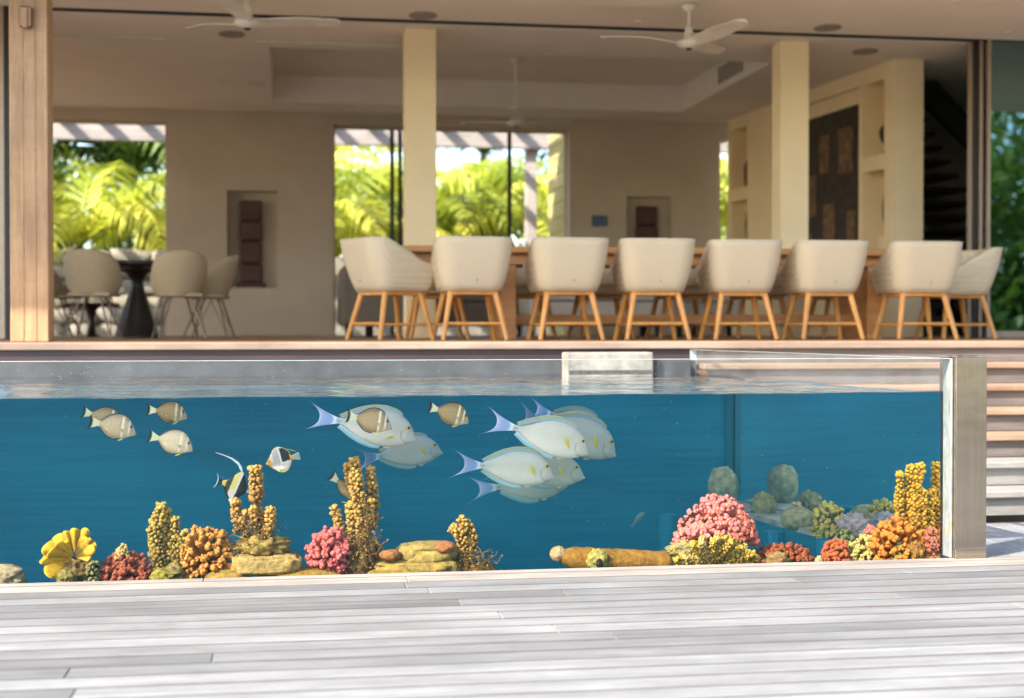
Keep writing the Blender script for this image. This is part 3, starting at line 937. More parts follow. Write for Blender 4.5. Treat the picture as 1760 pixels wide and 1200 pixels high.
box('apron', tx0 + .1, tx1 - .1, 12.1, 12.82, ZT + .65, ZT + .7445, M['tabletop'], tb)
for lx in (at(868, 500, 12.3).x, at(1490, 500, 12.3).x):
    box('leg', lx - .07, lx + .07, 12.12, 12.8, ZT, ZT + .649, M['tabletop'], tb, .006, 1)
box('foot_rail', at(868, 500, 12.3).x + .0705, at(1490, 500, 12.3).x - .0705, 12.42, 12.5, ZT + .14, ZT + .22, M['tabletop'], tb)

# small round table and shell chairs inside, by the garden window
TX, TY = at(236, 500, 14.7).x, 14.7
rt = empty('round_table', (TX, TY, ZT), 'round dark pedestal table by the tall garden window', 'table')
m = MB(); m.lathe((TX, TY, ZT), [(.30, .685), (.46, .70), (.52, .73), (.52, .755), (.5, .76)], 36); m.build('table_top', M['darktable'], rt)
m = MB(); m.lathe((TX, TY, ZT), [(.24, 0), (.225, .02), (.15, .25), (.07, .5), (.055, .58), (.11, .65), (.2, .6845)], 28); m.build('pedestal', M['darktable'], rt, True)
def make_shell():
    r = empty('shell_chair')
    V, Fc = [], []
    n, rows = 28, 9
    for side in (0, 1):
        for i in range(n + 1):
            a = math.pi * (-.12 + 1.24 * i / n)
            c, s_ = math.cos(a), math.sin(a)
            back = max(0, s_) ** .38
            for k in range(rows):
                v = k / (rows - 1)
                ht = .40 + .44 * back * v + .14 * (1 - back) * v
                rr = .70 + .3 * math.sin(v * math.pi / 2)
                t = .018 * side
                V.append(((.27 * rr - t) * c, -(.25 * rr - t) * s_ - .05 * v * back + .02, ht))
    def idx(s_, i, k): return s_ * (n + 1) * rows + i * rows + k
    for i in range(n):
        for k in range(rows - 1):
            Fc.append((idx(0, i, k), idx(0, i, k + 1), idx(0, i + 1, k + 1), idx(0, i + 1, k)))
            Fc.append((idx(1, i, k), idx(1, i + 1, k), idx(1, i + 1, k + 1), idx(1, i, k + 1)))
        Fc.append((idx(0, i, rows - 1), idx(1, i, rows - 1), idx(1, i + 1, rows - 1), idx(0, i + 1, rows - 1)))
    Fc.append(tuple(idx(0, i, 0) for i in range(n + 1)))
    mesh('shell', V, Fc, M['shellchair'], r, True)
    box('seat_pad', -.2, .2, -.16, .25, .40, .435, M['shellchair'], r, .012, 2)
    for sx in (-1, 1):
        for sy in (-1, 1):
            m = MB(); m.tube([(sx * .09, sy * .09, .398), (sx * .22, sy * .22 + .02, 0)], .010, 7); m.build('leg', M['wire'], r)
            m = MB(); m.tube([(sx * .17, sy * .02, .398), (sx * .22, sy * .22 + .02, .02)], .005, 6); m.build('leg_brace', M['wire'], r)
    return r
shc = make_shell()
for i, (px, Y, rz, lab) in enumerate(((160, 14.05, -8, 'beige shell chair with its back to us at the round table, nearer the timber post'),
                                     (308, 14.1, 14, 'beige shell chair with its back to us at the round table, nearer the carved panel'),
                                     (363, 14.75, 82, 'beige shell chair seen from the side beyond the round table'),
                                     (92, 15.0, -95, 'shell chair mostly hidden behind the timber post'))):
    o = shc if i == 0 else copy_tree(shc)
    o.location = (at(px, 500, Y).x, Y, ZT + .001); o.rotation_euler = (0, 0, R(rz))
    tag(o, lab, 'chair', 'shell chairs at the round table')
sx_ = at(157, 540, 16.6).x
sd = empty('side_table', (sx_, 16.6, ZT), 'low dark mushroom side table seen under the shell chair', 'side table')
m = MB(); m.lathe((sx_, 16.6, ZT), [(.12, 0), (.05, .03), (.035, .2), (.06, .3), (.1, .3395)], 18); m.build('stem', M['darktable'], sd, True)
m = MB(); m.lathe((sx_, 16.6, ZT), [(.30, .34), (.32, .36), (.3, .38)], 24); m.build('table_top', M['darktable'], sd)

def sofa(x, y, w, rz, label, mat):
    e = empty('sofa', (0, 0, 0), label, 'sofa')
    box('seat_base', -w / 2, w / 2, -.42, .42, .12, .40, mat, e, .03, 2)
    box('backrest', -w / 2, w / 2, .28, .46, .401, .78, mat, e, .05, 3)
    for s in (-1, 1): box('armrest', s * w / 2 - .09, s * w / 2 + .09, -.43, .47, .13, .60, mat, e, .04, 2)
    nb = max(1, int(w / .8))
    for i in range(nb): box('seat_cushion', -w / 2 + .1 + i * (w - .2) / nb + .01, -w / 2 + .1 + (i + 1) * (w - .2) / nb - .01, -.40, .27, .405, .52, mat, e, .04, 3)
    for sx in (-1, 1):
        for sy in (-1, 1): box('foot', sx * (w / 2 - .08) - .025, sx * (w / 2 - .08) + .025, sy * .36 - .025, sy * .36 + .025, 0, .119, M['black'], e)
    e.location = (x, y, ZT + .001); e.rotation_euler = (0, 0, rz)
sofa(at(640, 520, 16.0).x + .1, 16.0, 1.0, R(90), 'taupe sofa end showing past the turned dining chair', M['sofa'])
sofa(at(760, 540, 16.9).x, 16.9, 1.9, R(0), 'taupe sofa behind the dining table in front of the garden window', M['sofa'])
sofa(at(1020, 540, 16.2).x, 16.2, 1.5, R(180), 'cream sofa with its back to the table under the blue print', M['sofa_light'])
sofa(at(1180, 540, 16.9).x, 16.9, .9, R(200), 'cream armchair standing behind the far dining chairs', M['sofa_light'])

for px, lab in ((1563, 'pink petal fallen on the terrace edge, nearer the chairs'), (1601, 'pink petal fallen on the terrace edge, nearer the folded doors')):
    p = at(px, 590, YT + .12); m = MB()
    m.add([(p.x + .018 * math.cos(t) * (1 + .3 * math.sin(2 * t)), YT + .03 + .014 * math.sin(t), ZT + .006 + .005 * math.cos(3 * t)) for t in np.linspace(0, 6.0, 9)] + [(p.x, YT + .03, ZT + .003)],
          [(i, (i + 1) % 9, 9) for i in range(9)])
    tag(m.build('flower_petal', M['pink']), lab, 'petal', 'fallen petals')

# ================================================================== garden behind the house
def frond(L, droop, seed, nl=26, lw=.045):
    rg = random.Random(seed); V, Fc = [], []
    pts = []
    for i in range(13):
        u = i / 12; a = R(52) - droop * u * u
        if i == 0: pts.append(Vector((0, 0, 0)))
        else: pts.append(pts[-1] + Vector((math.cos(a), 0, math.sin(a))) * (L / 12))
    mb = MB(); mb.tube(pts, [.03 * (1 - .85 * i / 12) for i in range(13)], 5)
    for i in range(2, nl + 2):
        u = i / (nl + 2); k = u * 12; j = min(11, int(k)); p = pts[j].lerp(pts[j + 1], k - j)
        d = (pts[j + 1] - pts[j]).normalized()
        ll = L * .30 * (math.sin(math.pi * min(1, u * .9 + .12))) ** .6 * rg.uniform(.85, 1.1)
        for s in (-1, 1):
            side = (Vector((0, s, 0)) * .8 + d * .55 + Vector((0, 0, rg.uniform(-.25, .1)))).normalized()
            p1 = p + side * ll * .5; p2 = p + side * ll * .8 + Vector((0, 0, -ll * rg.uniform(.28, .5)))
            wv_ = d * lw
            n0 = len(V); 
            mb.add([p - wv_ * .6, p + wv_ * .6, p1 + wv_, p1 - wv_, p2], [(0, 1, 2, 3), (3, 2, 4)])
    return mb
fr_meshes = {}
def palm(x, y, z, h, n, L, label, mat, seed, lean=(0, 0)):
    rg = random.Random(seed)
    e = empty('palm_tree', (x, y, z), label, 'palm tree', 'garden palms')
    m = MB(); top = Vector((x + lean[0], y + lean[1], z + h))
    m.tube([(x, y, z), (x + lean[0] * .3, y + lean[1] * .3, z + h * .45), (x + lean[0] * .75, y + lean[1] * .75, z + h * .8), top], [.17, .12, .10, .09], 10)
    m.build('trunk', M['trunk'], e, True)
    for i in range(n):
        key = (round(L, 1), i % 4, mat.name)
        if key not in fr_meshes:
            o = frond(L, R(95 + 22 * (i % 4)), 100 + i % 4).build('frond', mat, e); fr_meshes[key] = o.data
        else:
            o = bpy.data.objects.new('frond', fr_meshes[key]); link(o, e)
        o.location = top
        o.rotation_euler = (rg.uniform(-.15, .15), rg.uniform(-.5, .35), 2 * math.pi * i / n * 1.0 + rg.uniform(-.25, .25))
        o.scale = (rg.uniform(.85, 1.15),) * 3
    return e
G = ZT - .06
for x, y, h_, n_, L_, mt, sd, ln_, lab in (
        (-3.7, 24.6, 1.5, 13, 3.0, 'palm', 1, .3, 'young palm filling the garden window behind the round table'),
        (-2.2, 26.5, 2.9, 16, 3.3, 'palm_dark', 2, -.5, 'dark palm arching over the window behind the round table'),
        (-1.2, 25.6, 1.3, 13, 2.9, 'palm', 10, .1, 'yellow green palm at the edge of the window by the carved panel'),
        (.5, 24.4, 1.2, 13, 2.8, 'palm', 3, 0, 'low yellow green palm beside the garden window mullion behind the column'),
        (1.9, 25.4, 1.9, 13, 3.0, 'palm', 11, .2, 'yellow green palm directly behind the first column'),
        (3.3, 24.9, 1.3, 13, 2.9, 'palm', 4, 0, 'yellow green palm with drooping fronds in the middle garden window'),
        (5.0, 25.3, 1.6, 13, 3.0, 'palm', 5, -.2, 'palm behind the grey pergola post'),
        (4.2, 33, 4.2, 14, 3.6, 'palm_dark', 6, .4, 'distant dark palm against the bright sky'),
        (-6.2, 26, 2.2, 15, 3.2, 'palm', 7, .2, 'palm beyond the window edge hidden by the timber post'),
        (8.2, 23.8, 1.6, 15, 2.8, 'palm', 8, 0, 'palm showing through the narrow slit window'),
        (-.2, 30, 2.4, 15, 3.2, 'palm', 9, 0, 'palm at the back of the garden between the two windows')):
    palm(x, y, G, h_, n_, L_, lab, M[mt], sd, (ln_, 0))

def shrub(x, y, z, rx, rz, n, label, mat, seed, leaf=.16, name='shrub', trunk=0):
    rg = np.random.default_rng(seed)
    e = empty(name, (x, y, z), label, 'tree' if trunk else 'shrub', 'trees across the deck' if trunk else 'garden shrubs')
    m = MB(); zb = z + trunk
    for k in range(5):
        a = k * 1.3
        m.tube([(x, y, z), (x + .15 * rx * math.cos(a), y + .15 * rx * math.sin(a), zb + rz * .4), (x + .5 * rx * math.cos(a), y + .5 * rx * math.sin(a), zb + rz * 1.2)], [.03 + trunk * .03, .02 + trunk * .025, .01], 6)
    m.build('stem' if not trunk else 'trunk', M['trunk'], e)
    # leaves gathered in clumps
    nc = max(12, n // 45); d = rg.normal(size=(nc, 3)); d /= np.linalg.norm(d, axis=1)[:, None]
    cc = d * (rg.random((nc, 1)) ** .4) * np.array([rx, rx, rz]) * .85 + np.array([x, y, zb + rz])
    which = rg.integers(0, nc, n)
    P = cc[which] + rg.normal(size=(n, 3)) * np.array([rx, rx, rz]) * .14
    P = P[P[:, 2] > z]
    n = len(P)
    A = rg.normal(size=(n, 3)); A /= np.linalg.norm(A, axis=1)[:, None]
    B = rg.normal(size=(n, 3)); B -= (B * A).sum(1)[:, None] * A; B /= np.linalg.norm(B, axis=1)[:, None]
    s = leaf * rg.uniform(.6, 1.3, (n, 1))
    V = np.empty((n, 4, 3)); V[:, 0] = P - A * s; V[:, 1] = P - B * s * .38; V[:, 2] = P + A * s; V[:, 3] = P + B * s * .38
    mesh('foliage', V.reshape(-1, 3), np.arange(4 * n).reshape(n, 4), mat, e)
for i, (x, y, rx, rz, mt, lab) in enumerate((
        (-5.2, 29.5, 2.4, 2.4, 'shrub', 'broad green shrub behind the stone wall near the timber post'), (-2.6, 30.5, 2.4, 2.3, 'shrub', 'green shrub behind the stone wall in the window by the round table'),
        (.4, 28.5, 1.9, 1.9, 'shrub', 'pale green shrub low in the garden behind the sofa'), (2.9, 29, 1.9, 1.5, 'shrub', 'bright yellow green shrub under the palms in the middle window'),
        (5.6, 29.5, 2.0, 2.0, 'shrub', 'green shrub behind the pergola post'), (7.7, 28.5, 2.2, 1.6, 'shrub', 'green shrub glimpsed through the slit window'),
        (-8.5, 32, 3.0, 2.6, 'shrub', 'large green shrub at the far garden corner'), (10.5, 31, 3.0, 2.4, 'shrub', 'large green shrub beyond the slit window'))):
    shrub(x, y, G, rx, rz, 1500, lab, M[mt], 50 + i)

# pergola outside the windows
pg = empty('pergola', (1.5, 22, G), 'grey timber pergola with slanting rafter shadows outside the garden windows', 'pergola')
zb = at(430, 246, 21.6).z; zbt = at(430, 219, 21.6).z
box('beam', -7, 8, 21.6, 21.72, zb, zbt, M['pergola'], pg, .006, 1)
xr = -6.6
while xr < 8:
    box('rafter', xr, xr + .07, 20.0, 23.2, zbt + .001, zbt + .15, M['pergola'], pg); xr += .56
for px in (914, 60):
    c = at(px, 400, 21.7).x
    box('post', c - .085, c + .085, 21.725, 21.87, G, zbt, M['pergola'], pg, .006, 1)
# low stone garden wall
gw = tag(empty('stone_wall', (-3, 23, G)), 'low pale rubble stone wall beyond the garden windows', 'wall')
random.seed(31)
box('wall_core', -7.9, 7.9, 23.06, 23.3, G, G + 1.30, M['masonry'], gw)
protos = []
for k in range(5):
    rg = np.random.default_rng(200 + k)
    V = ICO2[0].copy(); V = np.sign(V) * np.abs(V) ** .55; V *= (1 + .12 * rg.normal(size=(len(V), 1)))
    me = bpy.data.meshes.new('stone'); me.from_pydata([tuple(v) for v in V], [], ICO2[1]); me.materials.append(M['masonry']); me.polygons.foreach_set('use_smooth', [True] * len(me.polygons))
    protos.append(me)
z = G
for rrow in range(6):
    xq = -4.6 + random.uniform(0, .2)
    while xq < -.9:
        wd = random.uniform(.14, .3)
        o = bpy.data.objects.new('stone', random.choice(protos)); link(o, gw)
        o.location = (xq + wd, 23.03, z + .115); o.scale = (wd * 1.04, .1 + random.uniform(-.02, .04), .122); o.rotation_euler = (0, random.uniform(-.12, .12), 0)
        xq += wd * 2
    z += .23
# wooden louvre screen at the window edge
ls = empty('louvre_screen', (W2[1], 20.4, G), 'yellow lit wooden board screen standing outside the middle garden window', 'screen')
zq = G + .05
xl = W2[1] + .02
while zq < ZL:
    o = box('board', xl, xl + .03, YB + .33, 21.15, zq, zq + .205, M['louvre'], ls, .004, 1); zq += .215
for yy_ in (YB + .36, 21.1): box('screen_post', xl + .0305, xl + .08, yy_ - .03, yy_ + .03, G, ZL, M['louvre'], ls)

for i, (x, y, lab) in enumerate(((14.6, -5.5, 'round shrub at the deck side nearest the steps'), (17.8, -5.8, 'round shrub beyond the deck under the first tree'), (21, -7.5, 'round shrub beyond the deck under the taller tree'), (24.5, -6, 'round shrub at the far end of the deck'))):
    shrub(x, y, -2.3, 2.5, 3.0, 2400, lab, M['shrub'], 120 + i, .24)
# trees on the camera's side of the deck, seen only as reflections in the doors and the steel
for i, (x, y, rx, h, lab) in enumerate(((17, -10, 4.6, 3.8, 'leafy tree across the deck mirrored in the folded doors'), (21.5, -14, 5.6, 5.2, 'taller leafy tree across the deck mirrored in the folded doors'),
                                        (8, -14, 4.6, 4.8, 'leafy tree across the deck behind the viewer'), (1, -15, 4.2, 4.2, 'leafy tree across the deck opposite the round table'), (26, -10, 4.8, 4.4, 'leafy tree at the end of the deck'))):
    shrub(x, y, -2.3, rx, rx * .62, 2600, lab, M['shrub'], 80 + i, .26, 'leafy_tree', h)

# ================================================================== fish
def prof(pts, s):
    xs_ = np.array([p[0] for p in pts]); ys_ = np.array([p[1] for p in pts])
    d = np.linspace(0, 1, 401); v = np.interp(d, xs_, ys_)
    k = np.hanning(31); k /= k.sum()
    vs = np.convolve(np.pad(v, 15, mode='edge'), k, 'valid')
    w = np.clip(np.minimum(d, 1 - d) / .04, 0, 1)
    return np.interp(s, d, v * (1 - w) + vs * w)

def lerp3(a, b, t): return tuple(a[i] + (b[i] - a[i]) * t for i in range(3))
def sst(a, b, x):
    t = min(1, max(0, (x - a) / (b - a))); return t * t * (3 - 2 * t)

def fish_body(name, L, up, lo, wd, colfn, mat, ns=84, nr=40, bend=0):
    s = (1 - np.cos(np.linspace(0, math.pi, ns) * .5)) ** .9
    s = s / s[-1]
    U, Lo, Wd = prof(up, s), prof(lo, s), prof(wd, s)
    V, Fc, Cc = [], [], []
    for i in range(ns):
        mid, half = (U[i] + Lo[i]) / 2, (U[i] - Lo[i]) / 2
        for k in range(nr):
            a = 2 * math.pi * k / nr
            sn, cs = math.sin(a), math.cos(a)
            V.append((L * (.5 - s[i]), L * Wd[i] * np.sign(cs) * abs(cs) ** .9 + L * bend * max(0, s[i] - .35) ** 2, L * (mid + half * sn)))
            Cc.append(colfn(s[i], sn, mid + half * sn))
    for i in range(ns - 1):
        for k in range(nr):
            Fc.append((i * nr + k, (i + 1) * nr + k, (i + 1) * nr + (k + 1) % nr, i * nr + (k + 1) % nr))
    Fc.append(tuple(range(nr))); Fc.append(tuple((ns - 1) * nr + k for k in reversed(range(nr))))
    return mesh(name, V, Fc, mat, None, True, Cc)

def sheet(name, P, Cc, parent, th, mat=None):
    """a thin fin: grid of points in the fish's x-z plane (rows x cols x 2 or 3) given a real thickness"""
    P = np.asarray(P, float); nr, nc = P.shape[:2]
    if P.shape[2] == 2: P = np.stack([P[..., 0], np.zeros((nr, nc)), P[..., 1]], -1)
    tw = th * (1 - .75 * np.linspace(0, 1, nr))[:, None]
    A = P.copy(); A[..., 1] += tw; B = P.copy(); B[..., 1] -= tw
    V = np.concatenate([A.reshape(-1, 3), B.reshape(-1, 3)]); n = nr * nc
    Fc = []
    for i in range(nr - 1):
        for j in range(nc - 1):
            q = i * nc + j
            Fc.append((q, q + 1, q + nc + 1, q + nc)); Fc.append((n + q, n + q + nc, n + q + nc + 1, n + q + 1))
    rim = [j for j in range(nc)] + [i * nc + nc - 1 for i in range(1, nr)] + [(nr - 1) * nc + j for j in range(nc - 2, -1, -1)] + [i * nc for i in range(nr - 2, 0, -1)]
    for a in range(len(rim)):
        b = rim[(a + 1) % len(rim)]; Fc.append((rim[a], n + rim[a], n + b, b))
    C2 = np.asarray(Cc, float).reshape(-1, 3)
    return mesh(name, V, Fc, mat or M['fin'], parent, True, np.concatenate([C2, C2]))

def eye_pair(parent, x, z, yv, r, iris, pupil=(.01, .01, .01), frac=.45):
    for sgn in (-1, 1):
        V = ICO2[0] * r * np.array([1, .45, 1]) + np.array([x, sgn * yv, z])
        cc = []
        for v in ICO2[0]:
            d = math.acos(min(1, max(-1, v[1] * sgn))) / (math.pi / 2)
            cc.append(pupil if d < frac else iris)
        mesh('eye', V, ICO2[1], M['fish'], parent, True, cc)

def median_fin(name, parent, L, edge, s0, s1, hfn, sgn, colfn, nc=40, nr=6, sweep=.02):
    s = np.linspace(s0, s1, nc); E = prof(edge, s); P = []; Cc = []
    for i in range(nr):
        u = i / (nr - 1); row = []
        for j in range(nc):
            h = hfn((s[j] - s0) / (s1 - s0))
            row.append((L * (.5 - s[j] - sweep * u * (s[j] - s0) / (s1 - s0) * 2), L * (E[j] + sgn * (-.012 + (h + .012) * u))))
            Cc.append(colfn((s[j] - s0) / (s1 - s0), u))
        P.append(row)
    return sheet(name, P, Cc, parent, L * .007)

def tail_fin(parent, L, base, tips, notch, colfn, nr=14, nc=25, fold=0):
    """base: half height at the peduncle; tips: ((x,z) upper, (x,z) lower) behind the peduncle; notch: x of the middle of the hind edge"""
    P, Cc = [], []
    for i in range(nr):
        u = i / (nr - 1); row = []
        for j in range(nc):
            v = -1 + 2 * j / (nc - 1)
            t = tips[0] if v > 0 else tips[1]
            e = abs(v)
            xe = notch + (t[0] - notch) * e ** 1.9; ze = t[1] * e ** .85 * (1)
            bx, bz = -.5 + .03, base * v
            x = bx + (-xe - .03) * u; z = bz + (ze - bz) * (u ** (.85 + .45 * e))
            row.append((L * x, L * fold * u * u * v, L * z)); Cc.append(colfn(u, v))
        P.append(row)
    return sheet('tail_fin', P, Cc, parent, L * .011)

def leaf_fin(name, parent, root, d1, d2, col, th=.0016, nr=8, nc=7, n_sgn=1):
    """paddle shaped fin from root along d1 (3-D), spread along d2"""
    P, Cc = [], []
    root, d1, d2 = Vector(root), Vector(d1), Vector(d2)
    for i in range(nr):
        u = i / (nr - 1); w = (.22 + .78 * math.sin(min(1, u * 1.1) * math.pi * .62)) * (1 - .55 * max(0, u - .75) / .25); row = []
        for j in range(nc):
            v = -1 + 2 * j / (nc - 1)
            p = root + d1 * u * (1 - .18 * abs(v) * u) + d2 * v * w
            row.append(tuple(p)); Cc.append(col(u, v) if callable(col) else col)
        P.append(row)
    return sheet(name, P, Cc, parent, th)

# ---- big pale surgeonfish
SU = [(0, -.075), (.02, -.03), (.05, .035), (.10, .105), (.17, .165), (.27, .208), (.40, .222), (.53, .208), (.66, .172), (.78, .122), (.88, .072), (.95, .042), (1, .036)]
SL = [(0, -.105), (.03, -.125), (.08, -.150), (.15, -.182), (.26, -.215), (.40, -.228), (.53, -.214), (.66, -.176), (.78, -.124), (.88, -.072), (.95, -.042), (1, -.036)]
SWD = [(0, .012), (.04, .035), (.12, .062), (.28, .082), (.45, .078), (.65, .055), (.85, .026), (1, .013)]
def surgeon_col(tint, yel):
    def f(s, sn, z):
        c = lerp3((.62, .66, .615), (.80, .82, .78), sst(.3, -.8, sn))
        c = lerp3(c, (.50, .56, .55), sst(.55, 1, sn) * .8)
        c = lerp3(c, (.45, .58, .66), sst(.80, .98, s) * .7)          # bluish tail base
        hd = sst(.17, .10, s)
        c = lerp3(c, (.64, .65, .60), hd * .6)
        # gill cover edge: an arc round the cheek
        dx, dz = s - .085, (z + .035)
        rr = math.hypot(dx, dz * .95)
        if dz < .03 and s > .02: c = lerp3(c, (.22, .25, .25), .85 * math.exp(-((rr - .105) / .006) ** 2))
        # yellow band through the eye
        e = math.exp(-((z - .055 + (s - .10) * .55) / .020) ** 2) * sst(.19, .12, s) * sst(.015, .05, s)
        c = lerp3(c, (.66, .56, .08), min(1, e * yel))
        # caudal knife slit
        k = math.exp(-((s - .955) / .022) ** 2 - ((z) / .006) ** 2)
        c = lerp3(c, (.10, .12, .14), k)
        m_ = math.exp(-((s - .0) / .012) ** 2)
        c = lerp3(c, (.72, .70, .66), m_)
        return tuple(c[i] * tint[i] for i in range(3))
    return f
def surgeon_tail(u, v):
    c = lerp3((.72, .80, .86), (.26, .38, .62), sst(.16, .34, u))
    c = lerp3(c, (.40, .44, .66), sst(.5, .95, u) * .8)
    c = lerp3(c, (.55, .58, .72), sst(.86, 1, u) * (1 - abs(v)))
    if abs(v) > .86: c = lerp3(c, (.50, .46, .56), .7)
    return c
def surgeon_dors(t, u):
    c = lerp3((.40, .47, .45), (.42, .42, .26), sst(.45, .8, u))
    c = lerp3(c, (.25, .52, .72), math.exp(-((u - .32) / .12) ** 2) * .9)
    return lerp3(c, (.60, .54, .16), sst(.86, 1, u) * .8)
def surgeon_anal(t, u):
    c = lerp3((.55, .66, .66), (.30, .58, .68), sst(.3, .7, u))
    return lerp3(c, (.62, .58, .22), sst(.85, 1, u) * .8)
def surgeonfish(mouth, ped, Y, label, tint=(1, 1, 1), yel=1.0, yaw=0, pect=1, bend=0):  # tint greys the fish further back, haze of the water put into colour
    a, b = at(*mouth, Y), at(*ped, Y)
    L = (a - b).length; ang = math.atan2(a.z - b.z, a.x - b.x)
    o = fish_body('surgeonfish', L, SU, SL, SWD, surgeon_col(tint, yel), M['fish'], bend=bend)
    tint3 = lambda f: (lambda *q: tuple(c * t for c, t in zip(f(*q), tint)))
    median_fin('dorsal_fin', o, L, SU, .20, .93, lambda t: .062 * math.sin(math.pi * min(1, t * .80 + .12)) ** .6, 1, tint3(surgeon_dors))
    median_fin('anal_fin', o, L, SL, .42, .93, lambda t: .058 * math.sin(math.pi * min(1, t * .78 + .12)) ** .6, -1, tint3(surgeon_anal))
    tf = tail_fin(o, L, .040, ((.40, .20), (.40, -.19)), .20, tint3(surgeon_tail), fold=bend * .4)
    for v in tf.data.vertices: v.co.y += L * bend * max(0, (.5 - v.co.x / L) - .35) ** 2
    for sg in (-1, 1):
        leaf_fin('pectoral_fin', o, (L * .235, sg * L * .076, L * -.075), (-L * .10, sg * L * .035, L * .15) if pect > 0 else (-L * .12, sg * L * .03, -L * .05), (L * .016, 0, L * .022),
                 lambda u, v: lerp3((.80, .66, .03), (.76, .70, .35), sst(.45, 1, u)), L * .004)
    leaf_fin('pelvic_fin', o, (L * .24, 0, L * -.205), (-L * .12, 0, -L * .035), (0, 0, L * .015), (.70, .70, .52), L * .004)
    eye_pair(o, L * .392, L * .052, L * .056, L * .020, (.50, .38, .08))
    V = ICO2[0] * np.array([.020, .016, .014]) * L + np.array([L * .498, 0, L * -.092]); mesh('lips', V, ICO2[1], M['fish'], o, True, [(.66, .62, .58)] * len(V))
    c = (a + b) / 2
    o.location = c; o.rotation_euler = (0, -ang, yaw)
    tag(o, label, 'fish', 'large pale surgeonfish')
    return o
surgeonfish((716, 744), (577, 723), 7.22, 'large pale surgeonfish with a small tan fish swimming across its flank', yel=1.3, yaw=R(-3), bend=.10, pect=-1)
surgeonfish((760, 769), (646, 783), 7.55, 'greyish surgeonfish half hidden behind the one crossed by a tan fish', (.80, .84, .86), yaw=R(9), bend=-.2)
surgeonfish((1013, 768), (882, 735), 7.18, 'brightest surgeonfish, uppermost in front of the group of six', (1.06, 1.04, 1.0), .8, yaw=R(-2), bend=.12)
surgeonfish((1063, 771), (925, 727), 7.48, 'surgeonfish just behind the brightest one, its head furthest ahead', (.84, .87, .86), yaw=R(6), bend=-.12)
surgeonfish((1042, 742), (944, 711), 7.75, 'surgeonfish whose raised tail and back alone show at the top of the group', (.74, .79, .82), yaw=R(10), bend=.15)
surgeonfish((953, 809), (822, 799), 7.16, 'pale surgeonfish directly below the brightest one, tail fully in view', (1.0, .99, .92), 1.3, yaw=R(4), bend=-.10)
surgeonfish((1003, 809), (878, 806), 7.42, 'surgeonfish showing only its face and yellow fin below the brightest one', (.82, .84, .76), 1.3, yaw=R(-6), bend=.1)
surgeonfish((975, 826), (852, 838), 7.62, 'lowest surgeonfish of the group, belly and dark edged tail showing', (.76, .83, .78), yaw=R(8), bend=.2)

# ---- small tan fish with white bars
TU = [(0, -.10), (.03, -.03), (.09, .075), (.17, .185), (.28, .275), (.42, .315), (.57, .305), (.72, .25), (.85, .155), (.93, .075), (1, .058)]
TL = [(0, -.15), (.03, -.165), (.09, -.19), (.17, -.225), (.28, -.275), (.42, -.31), (.57, -.31), (.72, -.265), (.85, -.165), (.93, -.08), (1, -.058)]
TW = [(0, .015), (.05, .045), (.14, .085), (.3, .115), (.5, .105), (.7, .075), (.88, .035), (1, .02)]
def tang_col(tint, bars, pale):
    def f(s, sn, z):
        c = lerp3((.40, .29, .12), (.80, .74, .58), pale)
        c = lerp3(c, tuple(q * .62 for q in c), sst(.45, 1, abs(sn)) * .7 * (1 - .4 * pale))
        c = lerp3(c, (.62, .58, .50), sst(.20, .08, s))
        for s0, w in ((.20, .030), (.37, .032)):
            c = lerp3(c, (1, .98, .92), bars * math.exp(-((s - s0 - .03 * z) / w) ** 4))
        c = lerp3(c, (.80, .78, .72), sst(-.35, -.9, sn) * sst(.45, .25, s) * .8)
        c = lerp3(c, (.05, .035, .025), .9 * math.exp(-((s - .145) / .022) ** 2 - ((z - .06) / .055) ** 2))
        c = lerp3(c, (.16, .09, .06), math.exp(-((s) / .018) ** 2) * .8)
        return tuple(c[i] * tint[i] for i in range(3))
    return f
def tang(mouth, ped, Y, label, pale=.3, bars=1, tint=(1, 1, 1), yaw=0, wide=1):
    a, b = at(*mouth, Y), at(*ped, Y)
    L = (a - b).length / max(.4, math.cos(yaw)); ang = math.atan2(a.z - b.z, (a.x - b.x) / max(.4, math.cos(yaw)))
    hh = lambda pr: [(p, q * wide) for p, q in pr]
    o = fish_body('banded_tang', L, hh(TU), hh(TL), TW, tang_col(tint, bars, pale), M['tang'], 64, 36)
    edge = lambda t, u: tuple(q * k for q, k in zip(lerp3(lerp3((.30, .24, .13), (.5, .45, .33), pale), (.06, .04, .025), sst(.25, .85, u)), tint))
    median_fin('dorsal_fin', o, L, hh(TU), .24, .95, lambda t: .06 * math.sin(math.pi * min(1, t * .80 + .12)) ** .5, 1, edge, 32, 5)
    median_fin('anal_fin', o, L, hh(TL), .50, .95, lambda t: .06 * math.sin(math.pi * min(1, t * .80 + .12)) ** .5, -1, edge, 28, 5)
    tail_fin(o, L, .06, ((.30, .20), (.30, -.20)), .25, lambda u, v: lerp3((.76, .74, .46), (.025, .02, .02), sst(.70, .80, u)), 14, 15)
    for sg in (-1, 1):
        leaf_fin('pelvic_fin', o, (L * .22, sg * L * .03, L * -.27), (-L * .16, sg * L * .03, -L * .11), (L * .04, 0, L * .01), (.92, .70, .01), L * .006)
        leaf_fin('pectoral_fin', o, (L * .22, sg * L * .098, L * -.04), (-L * .14, sg * L * .04, -L * .05), (-L * .02, 0, L * .045), (.55, .50, .36), L * .004)
    eye_pair(o, L * .352, L * .062, L * .082, L * .030, (.12, .07, .03))
    V = ICO1[0] * np.array([.03, .022, .018]) * L + np.array([L * .495, 0, L * -.125]); mesh('lips', V, ICO1[1], M['fish'], o, True, [(.45, .30, .25)] * len(V))
    o.location = (a + b) / 2; o.rotation_euler = (0, -ang, yaw)
    tag(o, label, 'fish', 'small tan banded fish')
    return o
